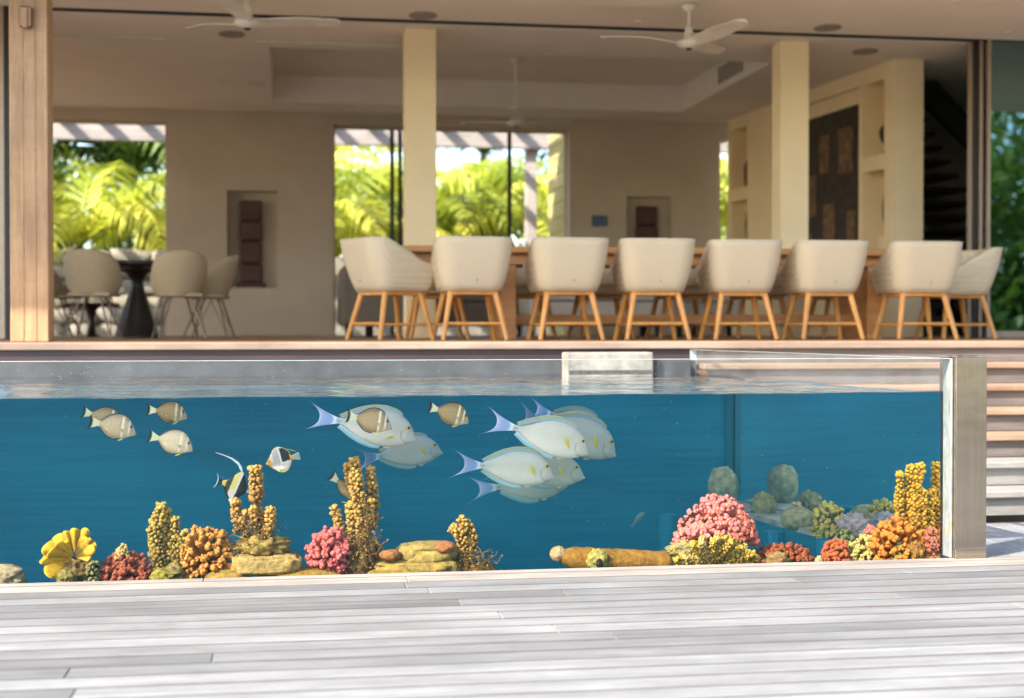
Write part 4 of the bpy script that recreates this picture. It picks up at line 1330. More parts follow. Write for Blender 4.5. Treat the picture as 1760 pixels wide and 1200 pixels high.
tang((235, 739), (171, 728), 7.05, 'tan banded fish in front, overlapping another, above the yellow coral', .6)
tang((212, 727), (157, 712), 7.30, 'tan banded fish half hidden behind the overlapping one', .25)
tang((323, 712), (268, 706), 7.08, 'olive banded fish touching the waterline above the palest one', .15, .8, (.85, .9, .85))
tang((333, 767), (272, 753), 7.02, 'palest banded fish, cream white, swimming above the tall knobbly coral', .95, .7, (1.08, 1.06, 1.02))
tang((674, 729), (613, 718), 6.93, 'speckled tan fish swimming in front of the large surgeonfish', .25)
tang((807, 720), (752, 704), 7.05, 'olive speckled fish alone just under the waterline between the surgeonfish', .2, 1, (.95, .98, .85))
tang((617, 861), (580, 826), 7.08, 'narrow olive fish diving head down into the tall knobbly coral', .3, .5, (.75, .78, .7), R(28), .62)

# ---- saddle butterflyfish (heading left)
BU = [(0, .0), (.05, .045), (.14, .17), (.28, .34), (.42, .44), (.55, .46), (.72, .40), (.86, .26), (.95, .10), (1, .07)]
BL = [(0, -.03), (.06, -.07), (.16, -.19), (.30, -.32), (.45, -.40), (.6, -.42), (.74, -.37), (.87, -.22), (.95, -.08), (1, -.06)]
BW = [(0, .01), (.06, .04), (.2, .075), (.4, .09), (.6, .08), (.85, .035), (1, .02)]
def butter_col(s, sn, z):
    c = (.46, .47, .44)
    c = lerp3(c, (.80, .80, .76), sst(-.05, -.30, z))
    c = lerp3(c, (.78, .68, .06), sst(-.30, -.40, z))
    c = lerp3(c, (.80, .42, .03), sst(.24, .17, s)); c = lerp3(c, (.75, .70, .20), sst(.06, .02, s))
    c = lerp3(c, (.82, .82, .78), .9 * math.exp(-((s - .25) / .025) ** 2) * sst(-.1, .1, z))
    k = sst(.585, .605, s + .05 * z) * sst(-.09, -.06, z)
    w = sst(.52, .55, s + .05 * z) * sst(-.17, -.14, z)
    c = lerp3(c, (.85, .85, .80), w); c = lerp3(c, (.012, .012, .012), k)
    c = lerp3(c, (.80, .40, .04), sst(.88, .92, s))
    return c
a, b = at(457, 797, 6.98), at(503, 786, 6.98)
L = (a - b).length
bf = fish_body('butterflyfish', L, BU, BL, BW, butter_col, M['fish'], 64, 40)
median_fin('dorsal_fin', bf, L, BU, .30, .93, lambda t: .05 * math.sin(math.pi * min(1, t * .8 + .15)) ** .5 + .05 * sst(.8, 1, t), 1, lambda t, u: lerp3((.80, .80, .74) if t < .55 else (.03, .03, .03), (.78, .66, .05), sst(.45, .75, u)), 32, 5, .0)
median_fin('anal_fin', bf, L, BL, .45, .93, lambda t: .05 * math.sin(math.pi * min(1, t * .8 + .15)) ** .5, -1, lambda t, u: lerp3((.80, .78, .66), (.76, .66, .05), sst(.3, .7, u)), 28, 5, .0)
tail_fin(bf, L, .075, ((.26, .14), (.26, -.16)), .27, lambda u, v: (.72, .62, .10) if abs(v) > .8 else lerp3((.80, .45, .06), (.30, .42, .46), sst(.1, .3, u)), 10, 13)
P = []
leaf_fin('dorsal_filament', bf, (-L * .30, 0, L * .38), (-L * .42, 0, -L * .22), (0, 0, L * .012), (.70, .66, .10), L * .005)
for sg in (-1, 1): leaf_fin('pelvic_fin', bf, (L * .15, sg * L * .03, -L * .30), (-L * .08, sg * L * .02, -L * .12), (L * .03, 0, 0), (.76, .66, .08), L * .006)
eye_pair(bf, L * .36, L * .035, L * .052, L * .03, (.05, .03, .02))
bf.location = (a + b) / 2
bf.rotation_euler = (0, -math.atan2(a.z - b.z, abs(a.x - b.x)) + R(0), R(180))
tag(bf, 'grey butterflyfish with a black saddle and orange face, swimming towards the timber post side', 'fish')

# ---- moorish idols
IU = [(0, -.06), (.10, .0), (.2, .12), (.30, .36), (.42, .52), (.55, .46), (.70, .30), (.85, .13), (1, .06)]
IL = [(0, -.11), (.12, -.14), (.24, -.24), (.36, -.40), (.50, -.50), (.64, -.44), (.78, -.26), (.90, -.11), (1, -.06)]
IW = [(0, .012), (.1, .04), (.25, .075), (.45, .085), (.65, .065), (.85, .03), (1, .016)]
def idol_col(s, sn, z):
    t = s + .10 * z + .14 * z * abs(z)
    if t < .13: c = (.80, .78, .70)
    elif t < .45: c = (.012, .011, .011)
    elif t < .52: c = (.84, .84, .80)
    elif t < .70: c = lerp3((.80, .72, .18), (.84, .84, .78), sst(-.05, -.3, z))
    elif t < .87: c = (.014, .012, .011)
    else: c = (.80, .70, .10)
    return c
def idol(mouth, ped, Y, label, yaw=0, flip=False):
    a, b = at(*mouth, Y), at(*ped, Y); L = (a - b).length
    o = fish_body('moorish_idol', L, IU, IL, IW, idol_col, M['fish'], 72, 44)
    tail_fin(o, L, .06, ((.26, .27), (.26, -.27)), .17, lambda u, v: (.015, .015, .015) if u < .82 else (.65, .72, .74), 10, 15)
    # long trailing dorsal streamer
    Pn, Cc = [], []
    pts = [(.10, .44), (.0, .66), (-.16, .80), (-.40, .88), (-.70, .91), (-.98, .92)]
    for i in range(3):
        row = []
        for j, (x, z) in enumerate(pts):
            w = .16 * (1 - j / 5) ** 1.6 + .012
            row.append((L * x, L * (z + (i / 2 - 1) * w * 1.2))); Cc.append((.82, .84, .82))
        Pn.append(row)
    sheet('dorsal_streamer', Pn, Cc, o, L * .008)
    median_fin('anal_fin', o, L, IL, .46, .92, lambda t: .09 * math.sin(math.pi * min(1, t * .75 + .2)), -1, lambda t, u: (.016, .014, .014) if t > .35 else (.8, .8, .76), 24, 5)
    eye_pair(o, L * .36, -L * .02, L * .05, L * .025, (.25, .12, .03))
    o.location = (a + b) / 2; o.rotation_euler = (0, -math.atan2(a.z - b.z, a.x - b.x), yaw)
    tag(o, label, 'fish', 'black and yellow striped idols')
idol((432, 842), (382, 829), 7.08, 'striped idol with a long white streamer swimming up behind the knobbly coral')
idol((664, 952), (612, 944), 7.14, 'striped idol lurking behind the base of the tall knobbly coral')

# ---- faint little fish far back
a, b = at(1108, 880, 8.2), at(1088, 900, 8.2); L = (a - b).length * 1.0
o = fish_body('small_reef_fish', L, [(p, q * .6) for p, q in TU], [(p, q * .6) for p, q in TL], TW, lambda s, sn, z: (.20, .30, .28), M['fish'], 40, 20)
tail_fin(o, L, .04, ((.3, .15), (.3, -.15)), .22, lambda u, v: (.2, .28, .28), 8, 9)
o.location = (a + b) / 2; o.rotation_euler = (0, -R(45), .3)
tag(o, 'faint little pale fish deep in the blue water near the pink coral', 'fish')

# ================================================================== corals and stones
def jit(c, rg, a=.12):
    k = 1 + rg.uniform(-a, a); return np.clip(np.array(c) * k * (1 + rg.uniform(-.05, .05, 3)), 0, 1)

def knob_column(pts, rad, tip, base, rg, knob=.0085, dens=1.0):
    """a coral finger: a core along pts with knobs packed over it, crevice shade painted in"""
    mb = MB(); P = [Vector(p) for p in pts]; n = len(P)
    ln = [0]
    for i in range(n - 1): ln.append(ln[-1] + (P[i + 1] - P[i]).length)
    T = ln[-1]
    def pos(u):
        d = u * T
        for i in range(n - 1):
            if d <= ln[i + 1] or i == n - 2:
                f = (d - ln[i]) / max(1e-6, ln[i + 1] - ln[i]); return P[i].lerp(P[i + 1], f), (P[i + 1] - P[i]).normalized()
    def rr(u): return np.interp(u, np.linspace(0, 1, len(rad)), rad)
    us = np.linspace(0, 1, 12)
    mb.tube([pos(u)[0] for u in us], [max(.002, rr(u) * .84) for u in us], 9, [tuple(lerp3(tuple(c * .30 for c in base), tuple(c * .34 for c in tip), u)) for u in us])  # core painted dark, as the shade between knobs
    u = 0; ph = 0
    step = knob * 1.22 / dens
    m = max(3, int(T / step))
    for i in range(m + 2):
        u = min(1, i / m)
        p, d = pos(u); r = rr(u)
        a = d.cross(Vector((0, 1, 0.01))).normalized(); b = d.cross(a)
        cnt = max(3, int(2 * math.pi * r / (knob * 1.95) * dens))
        for k in range(cnt):
            t = 2 * math.pi * (k + .5 * (i % 2)) / cnt + rg.uniform(-.22, .22)
            kr = knob * rg.uniform(.55, 1.32)
            out = (a * math.cos(t) + b * math.sin(t))
            c = p + out * r * rg.uniform(.9, 1.1) + d * rg.uniform(-.5, .5) * step
            ax = np.array(out + d * .45); ax /= np.linalg.norm(ax)
            V = ICO1[0] * kr * (1 + rg.uniform(-.16, .16, (len(ICO1[0]), 1))); V = V + np.outer(V @ ax, ax) * rg.uniform(.1, .7)
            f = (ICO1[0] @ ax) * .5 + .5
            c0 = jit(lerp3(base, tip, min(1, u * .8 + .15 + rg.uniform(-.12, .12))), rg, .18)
            mb.add(V + np.array(c), ICO1[1], np.outer(.30 + .85 * f, c0))  # each knob painted darker towards the core, crevice shade put into its colour
    p, d = pos(1)
    for k in range(5):
        c0 = jit(tip, rg, .1)
        mb.add(ICO1[0] * knob * 1.0 + np.array(p + Vector(rg.normal(size=3)) * rr(1) * .35 + d * rr(1) * .3), ICO1[1], c0)
    return mb

def cauli(c, r3, n, tip, stem, br, rg, up=-.1, kn=4, inner=.3, fwd=True):
    """a bush of stubby branches with knobbly tips"""
    mb = MB(); c = np.array(c); r3 = np.array(r3)
    i = np.arange(n) + .5; z = 1 - (1 - up) * i / n; th = math.pi * (1 + 5 ** .5) * i
    D = np.stack([np.sqrt(1 - z * z) * np.cos(th), np.sqrt(1 - z * z) * np.sin(th), z], 1)
    D += rg.normal(size=D.shape) * .09
    D /= np.linalg.norm(D, axis=1)[:, None]
    br0 = br
    for d in D:
        br = br0 * rg.uniform(.72, 1.28)
        e = c + d * r3 * rg.uniform(.76, 1.10); s0 = c + d * r3 * inner
        c1 = jit(lerp3(stem, tip, .8 + rg.uniform(-.2, .2)), rg, .14)
        mid = (s0 + e) / 2 + rg.normal(size=3) * br * .4
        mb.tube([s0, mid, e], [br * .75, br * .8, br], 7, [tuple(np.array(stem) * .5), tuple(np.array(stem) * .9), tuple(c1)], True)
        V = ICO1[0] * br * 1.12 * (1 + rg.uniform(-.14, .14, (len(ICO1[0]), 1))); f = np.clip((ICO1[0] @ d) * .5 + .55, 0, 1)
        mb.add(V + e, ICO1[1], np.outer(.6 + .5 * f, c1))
        for k in range(kn):
            w = d + rg.normal(size=3) * .75; w /= np.linalg.norm(w)
            if w @ d < -.1: w = -w
            kr = br * rg.uniform(.5, .78)
            cc = jit(lerp3(c1, tip, .6), rg, .12)
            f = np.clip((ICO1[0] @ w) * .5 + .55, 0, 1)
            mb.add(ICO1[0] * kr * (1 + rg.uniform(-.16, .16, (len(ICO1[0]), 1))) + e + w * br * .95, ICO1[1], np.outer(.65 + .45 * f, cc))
    return mb

def rockmesh(c, r3, col, col2, rg, rough=.22, pw=1.0, fr=2.2, ico_=None):
    V0, Fc = ico_ or ICO4
    off = Vector(rg.uniform(0, 50, 3)); V, Cc = [], []
    for v in V0:
        q = Vector(v)
        s = Vector((math.copysign(abs(q.x) ** pw, q.x), math.copysign(abs(q.y) ** pw, q.y), math.copysign(abs(q.z) ** pw, q.z)))
        k = 1 + rough * (mnoise.noise(q * fr + off) + .5 * mnoise.noise(q * fr * 2.3 + off) + .32 * mnoise.noise(q * fr * 5 + off) + .20 * mnoise.noise(q * fr * 11 + off))
        V.append((c[0] + s.x * k * r3[0], c[1] + s.y * k * r3[1], c[2] + s.z * k * r3[2]))
        t = .5 + .9 * mnoise.noise(q * 3.1 + off * 2)
        Cc.append(lerp3(col, col2, min(1, max(0, t))))
    mb = MB(); mb.add(V, Fc, Cc); return mb

def pxr(px0, px1, py0, py1, Y):
    """centre and half sizes in metres of a pixel box on the plane y = Y"""
    a, b = at(px0, py1, Y), at(px1, py0, Y)
    return (a + b) / 2, abs(b.x - a.x) / 2, abs(b.z - a.z) / 2
LEDGE = -.158
def thing_at(name, p, label, cat, group=None): return empty(name, (p[0], p[1], p[2]), label, cat, group)

YEL, OLI, TAN, BRN = (.66, .46, .13), (.30, .21, .06), (.62, .42, .16), (.22, .12, .045)
def fingers(name, cols, Y, label, tip, base, knob, seed, footr=None):
    """cols: list of (px,py polyline from the foot up, [radii px])"""
    rg = np.random.default_rng(seed)
    foot = at(*cols[0][0][0], Y)
    e = thing_at(name, foot, label, 'coral', 'knobbly finger corals')
    for pl, rd in cols:
        s = mpp(pl[0][0], Y)
        yy = Y + rg.uniform(-.03, .03)
        pts = [at(x, y, yy + .015 * math.sin(i * 1.7)) for i, (x, y) in enumerate(pl)]
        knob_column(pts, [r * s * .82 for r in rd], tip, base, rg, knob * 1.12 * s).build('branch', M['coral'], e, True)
    return e, rg
def strands(e, px0, px1, py0, py1, Y, n, rg, col=(.20, .13, .05)):
    """a tangle of thin brown weed"""
    mb = MB(); s = mpp(px0, Y)
    for i in range(n):
        x, y = rg.uniform(px0, px1), rg.uniform(py0, py1)
        p = at(x, y, Y + rg.uniform(-.05, .03)); pts = [p]
        d = Vector((rg.uniform(-.6, .6), rg.uniform(-.4, .4), rg.uniform(-.6, 1)))
        for k in range(6):
            d = (d + Vector(rg.normal(size=3)) * .6).normalized(); pts.append(pts[-1] + d * 5.0 * s)
        c = jit(col, rg, .4)
        mb.tube(pts, [.9 * s, .8 * s, .8 * s, .7 * s, .7 * s, .6 * s, .9 * s], 4, tuple(c))
        mb.add(ICO1[0] * s * rg.uniform(1.0, 2.2) + np.array(pts[-1]), ICO1[1], jit((.42, .29, .10), rg, .3))
    o = mb.build('weed_strands', M['coral'], e); o['kind'] = 'stuff'

# -- from the timber post side to the steel post
YC = 6.97
def rock_thing(name, px0, px1, py0, py1, Y, label, col, col2, seed, rough=.22, pw=1.0, depth=None, cat='rock', ico_=None, fr=2.2):
    rg = np.random.default_rng(seed); c, hx, hz = pxr(px0, px1, py0, py1, Y)
    o = rockmesh(c, (hx, depth or min(hx, .14), hz), col, col2, rg, rough, pw, fr, ico_).build(name, M['rock'], None, True)
    return tag(o, label, cat, 'stones on the pool ledge' if cat == 'rock' else None)
def cauli_thing(name, px0, px1, py0, py1, Y, label, n, tip, stem, brpx, seed, up=-.1, kn=4, ydepth=.8, group='bushy corals', inner=.3, lowc=.30):
    rg = np.random.default_rng(seed); c, hx, hz = pxr(px0, px1, py0, py1, Y); s = mpp(px0, Y)
    br = brpx * s
    hx -= br * 1.2
    cz = c.z - hz + 2 * hz * lowc; rz = 2 * hz * (1 - lowc) - br * 1.4
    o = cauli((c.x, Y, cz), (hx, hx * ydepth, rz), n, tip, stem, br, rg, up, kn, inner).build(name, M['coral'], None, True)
    return tag(o, label, 'coral', group)

rock_thing('reef_rock', -35, 46, 972, 1015, 6.95, 'pale cream rock at the picture edge beneath the timber post', (.62, .58, .44), (.42, .40, .30), 1, .3)

# yellow ruffled cup coral
def cup_coral():
    rg = np.random.default_rng(3); Y = 6.98
    e = thing_at('cup_coral', at(130, 1000, Y), 'bright yellow ruffled cup coral curling over a brown foot', 'coral')
    s = mpp(110, Y)
    c0 = at(128, 957, Y)
    def ruffle(a0, a1, lens, nsc, yoff, amp, tilt, col, dark, phase):
        """a flaring frill between two angles with a scalloped rim and radial folds"""
        na, nr = nsc * 12, 14; V, Cc, Fc = [], [], []
        wd = rg.uniform(.55, 1.5, nsc); cut = np.concatenate([[0], np.cumsum(wd) / wd.sum()]); ext = rg.uniform(.80, 1.10, nsc); dep = rg.uniform(-.035, .02, nsc)
        for sd in (1, -1):
            for i in range(na + 1):
                f = i / na; a = a0 + (a1 - a0) * f
                q_ = min(nsc - 1, int(np.searchsorted(cut, f, 'right') - 1)); w_ = (f - cut[q_]) / (cut[q_ + 1] - cut[q_])
                wob = 1 - 2 * abs(2 * w_ - 1) ** 2.2; bell = max(0, math.sin(math.pi * min(1, max(0, w_))))
                Rm = np.interp(f, np.linspace(0, 1, len(lens)), lens) * s * (.90 + (ext[q_] - .88) * bell ** .7)
                for j in range(nr):
                    u = j / (nr - 1)
                    th = s * (2.2 + 3.0 * u) * (math.sqrt(max(0, 1 - ((u - .8) / .2) ** 2)) if u > .8 else 1)
                    r = Rm * (.16 + .84 * u)
                    y = yoff + tilt * u ** 1.6 - amp * s * wob * u ** 1.1 + dep[q_] * bell * u * u + sd * th
                    V.append((c0.x + r * math.cos(a), c0.y + y, c0.z + r * math.sin(a)))
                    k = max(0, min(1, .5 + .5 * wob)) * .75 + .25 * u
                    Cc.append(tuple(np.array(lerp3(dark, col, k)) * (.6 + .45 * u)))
        N_ = (na + 1) * nr
        for i in range(na):
            for j in range(nr - 1):
                q = i * nr + j; Fc.append((q, q + 1, q + nr + 1, q + nr)); q += N_; Fc.append((q, q + nr, q + nr + 1, q + 1))
            Fc.append((i * nr + nr - 1, N_ + i * nr + nr - 1, N_ + (i + 1) * nr + nr - 1, (i + 1) * nr + nr - 1))
        for i in (0, na):
            for j in range(nr - 1): Fc.append((i * nr + j, i * nr + j + 1, N_ + i * nr + j + 1, N_ + i * nr + j))
        mesh('frill', V, Fc, M['coral'], e, True, Cc)
    Yc, Dk = (.86, .62, .04), (.46, .27, .02)
    ruffle(R(215), R(8), [60, 62, 58, 52, 47, 46, 44, 40, 34], 9, .03, 4.0, .035, Yc, Dk, .4)
    ruffle(R(228), R(95), [48, 50, 46, 40, 36], 5, -.03, 3.8, -.045, Yc, Dk, 1.4)
    ruffle(R(70), R(-18), [42, 40, 36, 30], 3, -.02, 3.6, -.03, (.88, .68, .08), Dk, 2.2)
    rockmesh(at(132, 982, Y), (s * 32, .08, s * 24), (.20, .13, .05), (.36, .28, .12), rg, .4, 1, 3.5).build('foot', M['rock'], e, True)
    return e
cup_coral()
rock_thing('reef_rock', 98, 132, 980, 1008, 6.90, 'small yellow green rock under the yellow cup coral', (.42, .40, .14), (.26, .24, .10), 4, .45, fr=4)
cauli_thing('algae_coral', 142, 172, 955, 1008, 6.93, 'small green brown tufted coral between the yellow cup and the red coral', 46, (.36, .38, .18), (.16, .14, .06), 3.2, 5, -.6, 3)
cauli_thing('bushy_coral', 166, 264, 946, 1012, 7.0, 'low brick red coral mound beside the yellow cup coral', 190, (.44, .13, .085), (.20, .07, .04), 4.6, 6, -.35, 3, .8)
cauli_thing('bushy_coral', 196, 224, 933, 962, 6.98, 'tiny cream yellow coral tuft on top of the red mound', 34, (.66, .62, .26), (.40, .36, .14), 3.0, 7, -.3, 3)
e, rg = fingers('finger_coral', [([(275, 985), (272, 940), (270, 905), (278, 870)], [10, 16, 16, 7]), ([(292, 985), (288, 930), (284, 880)], [8, 13, 9]),
                                ([(296, 962), (300, 925), (301, 893)], [9, 11, 6]), ([(302, 965), (312, 940), (319, 914)], [6, 8, 5])], 7.03,
                'upright olive knobbly coral spire between the red mound and the orange bush', (.60, .48, .12), (.24, .17, .05), 3.3, 8)
rock_thing('reef_rock', 258, 300, 978, 1006, 6.90, 'lime green rock at the foot of the olive coral spire', (.45, .46, .08), (.30, .30, .08), 9, .35)
rock_thing('reef_rock', 278, 320, 970, 1004, 6.94, 'pale olive rock beside the lime green one', (.40, .38, .16), (.28, .24, .10), 10, .4)
cauli_thing('bushy_coral', 303, 405, 902, 1000, 7.0, 'bushy orange coral with stubby branches next to the flat stone slab', 150, (.72, .38, .10), (.34, .16, .04), 5.0, 11, -.45, 4, .85)
rock_thing('sand_mound', 350, 432, 976, 1012, 6.92, 'yellow sandy mound under the near end of the flat stone slab', (.50, .38, .10), (.38, .28, .07), 12, .12, cat='sand')
rock_thing('sand_mound', 440, 596, 975, 1016, 6.93, 'long yellow sandy mound between the stone slab and the pink coral', (.50, .38, .10), (.36, .26, .06), 13, .12, cat='sand')
rock_thing('stone_slab', 398, 516, 950, 986, 6.96, 'thick flat cream stone slab carrying a rough rock', (.66, .53, .22), (.52, .43, .20), 14, .10, .42, .12, fr=3.0)
rock_thing('reef_rock', 411, 496, 917, 957, 6.98, 'rough pale yellow rock resting on the flat stone slab', (.58, .50, .18), (.34, .26, .09), 15, .42, 1, .09, fr=3.4)
e, rg = fingers('finger_coral', [([(441, 930), (442, 890), (441, 858)], [4, 3.5, 3.5]), ([(441, 862), (440, 835), (439, 805)], [9, 12, 9]), ([(409, 912), (407, 885), (405, 862)], [6, 8, 7]),
                                ([(425, 925), (420, 905), (414, 894)], [5, 5, 4]), ([(436, 905), (435, 885), (436, 872)], [5, 5, 4]), ([(455, 925), (464, 900), (466, 876)], [6, 9, 7]),
                                ([(446, 925), (447, 905), (450, 884)], [8, 9, 6]), ([(425, 888), (424, 884), (423, 880)], [4, 5, 4])], 6.96,
                'branching knobbly coral growing on the rock over the stone slab', (.68, .45, .14), (.34, .20, .06), 3.4, 16)
strands(e, 408, 474, 893, 938, 6.96, 90, rg)
cauli_thing('bushy_coral', 526, 607, 905, 992, 6.98, 'round bubblegum pink coral ball beside the tall knobbly coral', 170, (.78, .22, .26), (.42, .10, .07), 5.0, 17, -.7, 4, .9, lowc=.42)
e, rg = fingers('finger_coral', [([(625, 975), (622, 900), (614, 840), (609, 790)], [7, 11, 12, 7]), ([(612, 850), (602, 822), (597, 800)], [6, 8, 6]),
                                ([(640, 905), (642, 860), (636, 806)], [7, 9, 7]), ([(615, 960), (608, 915), (601, 868)], [7, 9, 7]), ([(590, 935), (584, 900), (574, 872)], [6, 8, 6]),
                                ([(624, 950), (626, 920), (623, 895)], [5, 7, 6]), ([(630, 930), (634, 890), (636, 860)], [6, 7, 6])], 7.02,
                'tallest knobbly yellow coral with a fish diving into it', (.68, .48, .14), (.32, .20, .06), 3.3, 18)
strands(e, 596, 652, 930, 990, 6.98, 200, rg)
strands(e, 618, 640, 860, 935, 7.0, 50, rg)
rock_thing('reef_rock', 588, 645, 940, 1005, 7.0, 'brown overgrown rock at the foot of the tallest coral', (.24, .17, .07), (.16, .10, .04), 19, .35)
rock_thing('stone_slab', 640, 792, 957, 990, 7.0, 'long yellow flat stone underneath the shorter stone slab', (.56, .45, .13), (.42, .34, .13), 20, .12, .6, .13, fr=2.6)
rock_thing('stone_slab', 686, 786, 931, 968, 7.01, 'rough yellow stone slab laid on top of the long flat stone', (.60, .49, .16), (.44, .37, .15), 21, .16, .6, .11, fr=2.8)
rock_thing('sand_mound', 628, 722, 974, 1012, 6.91, 'yellow sandy mound under the long flat stone', (.50, .38, .09), (.40, .30, .08), 22, .12, cat='sand')
rock_thing('sea_urchin_shell', 745, 783, 929, 952, 6.93, 'round pinkish brown shell sitting on the upper stone slab', (.56, .27, .13), (.44, .19, .09), 23, .08, 1, .05, cat='shell')
rock_thing('sea_urchin_shell', 652, 690, 944, 964, 6.93, 'oval pinkish brown shell on the near end of the long flat stone', (.52, .27, .12), (.42, .20, .09), 24, .10, 1, .05, cat='shell')
e, rg = fingers('finger_coral', [([(805, 990), (800, 950), (793, 920), (779, 908)], [8, 11, 12, 8]), ([(812, 950), (812, 925), (803, 903), (793, 892)], [6, 8, 8, 6]), ([(797, 985), (792, 965), (788, 945)], [7, 8, 7])], 6.99,
                'short leaning knobbly coral against the end of the stone slabs', (.64, .43, .12), (.30, .19, .05), 3.3, 25)
strands(e, 795, 842, 950, 992, 6.95, 80, rg)
rock_thing('reef_rock', 806, 848, 968, 1004, 6.95, 'small mossy rock at the foot of the leaning coral', (.32, .24, .08), (.20, .14, .05), 26, .4, fr=4)

# sponge-covered log with a pale rounded end
def log():
    rg = np.random.default_rng(31); Y = 6.97; s = mpp(1050, Y)
    e = thing_at('sponge_log', at(1050, 985, Y), 'ochre sponge covered log with a pale rounded end', 'log')
    def seg(name, pts, rad, col, col2):
        mb = MB(); n = 40; us = np.linspace(0, 1, n); V, Cc, Fc = [], [], []
        X = np.interp(us, np.linspace(0, 1, len(pts)), [p[0] for p in pts]); Z = np.interp(us, np.linspace(0, 1, len(pts)), [p[1] for p in pts]); Rr = np.interp(us, np.linspace(0, 1, len(rad)), rad)
        k_ = 20
        for i in range(n):
            for k in range(k_):
                a = 2 * math.pi * k / k_
                c = at(X[i], Z[i], Y); nz = mnoise.noise(Vector((X[i] * .06, a * 1.2, 4)))
                r = Rr[i] * s * (1 + .10 * nz)
                V.append((c.x, Y + r * math.cos(a), c.z + r * math.sin(a))); Cc.append(lerp3(col, col2, min(1, max(0, .5 + nz * .9))))
        for i in range(n - 1):
            for k in range(k_): Fc.append((i * k_ + k, i * k_ + (k + 1) % k_, (i + 1) * k_ + (k + 1) % k_, (i + 1) * k_ + k))
        Fc.append(tuple(range(k_))); Fc.append(tuple((n - 1) * k_ + k for k in range(k_)))
        mesh(name, V, Fc, M['rock'], e, True, Cc)
    seg('log_body', [(962, 957), (985, 960), (1030, 966), (1090, 968), (1150, 969)], [12, 20, 24, 23, 22], (.46, .27, .05), (.34, .19, .035))
    rockmesh(at(960, 952, Y), (15 * s, .04, 13 * s), (.72, .58, .40), (.58, .38, .20), rg, .14).build('rounded_end', M['rock'], e, True)
log()
rg = np.random.default_rng(32)
c, hx, hz = pxr(1009, 1044, 944, 982, 6.90)
sk = rockmesh(c, (hx, .035, hz), (.55, .55, .14), (.44, .46, .20), rg, .3, 1, 3).build('barnacle_shell', M['rock'], None, True)
tag(sk, 'lime yellow barnacle shell with a dark painted hole in front of the log', 'shell')
c2 = at(1030, 968, 6.86)
mesh('painted_hole', ICO2[0] * np.array([.018, .006, .024]) + np.array(c2), ICO2[1], M['coral'], sk, True, [(.03, .025, .02)] * len(ICO2[0]))  # solid dark blob on the shell, shade of an opening put into its colour

# big pink fan coral over yellow fingers
rg = np.random.default_rng(40); Y = 7.02; s = mpp(1230, Y)
e = thing_at('fan_coral', at(1225, 985, Y), 'large pink topped fan coral rising over yellow finger branches', 'coral')
mb = MB(); c0 = np.array(at(1233, 944, Y))
for i in range(230):
    d = rg.normal(size=3); d /= np.linalg.norm(d)
    if d[1] > .35: d[1] *= -1
    if d[2] < .16: d[2] = abs(d[2]) + .16
    if d[1] < -.45 and d[2] < .3: d[2] += .35
    d /= np.linalg.norm(d)
    a = math.atan2(d[2], d[0])
    px_r = np.interp(math.degrees(a), [-10, 30, 60, 90, 120, 150, 190], [68, 70, 80, 92, 82, 74, 74])
    e_ = c0 + d * np.array([px_r, 46, px_r]) * s * (1 if rg.random() < .8 else rg.uniform(.8, .97)) * rg.uniform(.96, 1.04)
    s0 = c0 + (e_ - c0) * .4
    pink = lerp3((.74, .27, .24), (.82, .30, .38), rg.random())
    if math.cos(a) > .5: pink = lerp3(pink, (.66, .19, .12), .5)
    c1 = jit(pink, rg, .16); br = rg.uniform(4.0, 5.8) * s
    mid = (s0 + e_) / 2 + rg.normal(size=3) * .008
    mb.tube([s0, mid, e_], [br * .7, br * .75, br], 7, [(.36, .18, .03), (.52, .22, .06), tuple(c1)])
    dn = (e_ - c0) / np.linalg.norm(e_ - c0)
    for q in range(6):
        w = dn + rg.normal(size=3) * .75; w /= np.linalg.norm(w)
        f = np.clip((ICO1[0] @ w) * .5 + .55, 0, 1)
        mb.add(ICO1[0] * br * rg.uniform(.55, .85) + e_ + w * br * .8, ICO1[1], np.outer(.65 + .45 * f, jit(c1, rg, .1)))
mb.build('pink_crown', M['coral'], e, True)
mb = MB(); c0 = np.array(at(1222, 982, Y - .06))
for i in range(74):
    a = rg.uniform(R(-2), R(182)); b = rg.uniform(-1.3, .5)
    ln_ = np.interp(math.degrees(a), [0, 20, 45, 90, 135, 165, 182], [82, 80, 76, 74, 80, 86, 86]) * s * rg.uniform(.8, 1.05)
    tipp = c0 + np.array([math.cos(a), b * .6, math.sin(a) * .9]) * ln_ * .95
    pts = [c0 + (tipp - c0) * .1, c0 + (tipp - c0) * .5 + np.array([0, 0, .018]), tipp]
    colt = (.62, .50, .10) if rg.random() < .7 else (.64, .54, .26)
    kc = knob_column(pts, [5.5 * s, 6 * s, 5 * s, 3 * s], colt, (.30, .22, .05), rg, 2.9 * s, .9)
    mb.add(np.concatenate(kc.V), kc.F, np.concatenate(kc.C))
mb.build('yellow_fingers', M['coral'], e, True)
rockmesh(at(1180, 945, Y - .06), (30 * s, .05, 16 * s), (.40, .40, .22), (.52, .50, .32), rg, .4, 1, 4).build('crust', M['rock'], e, True)

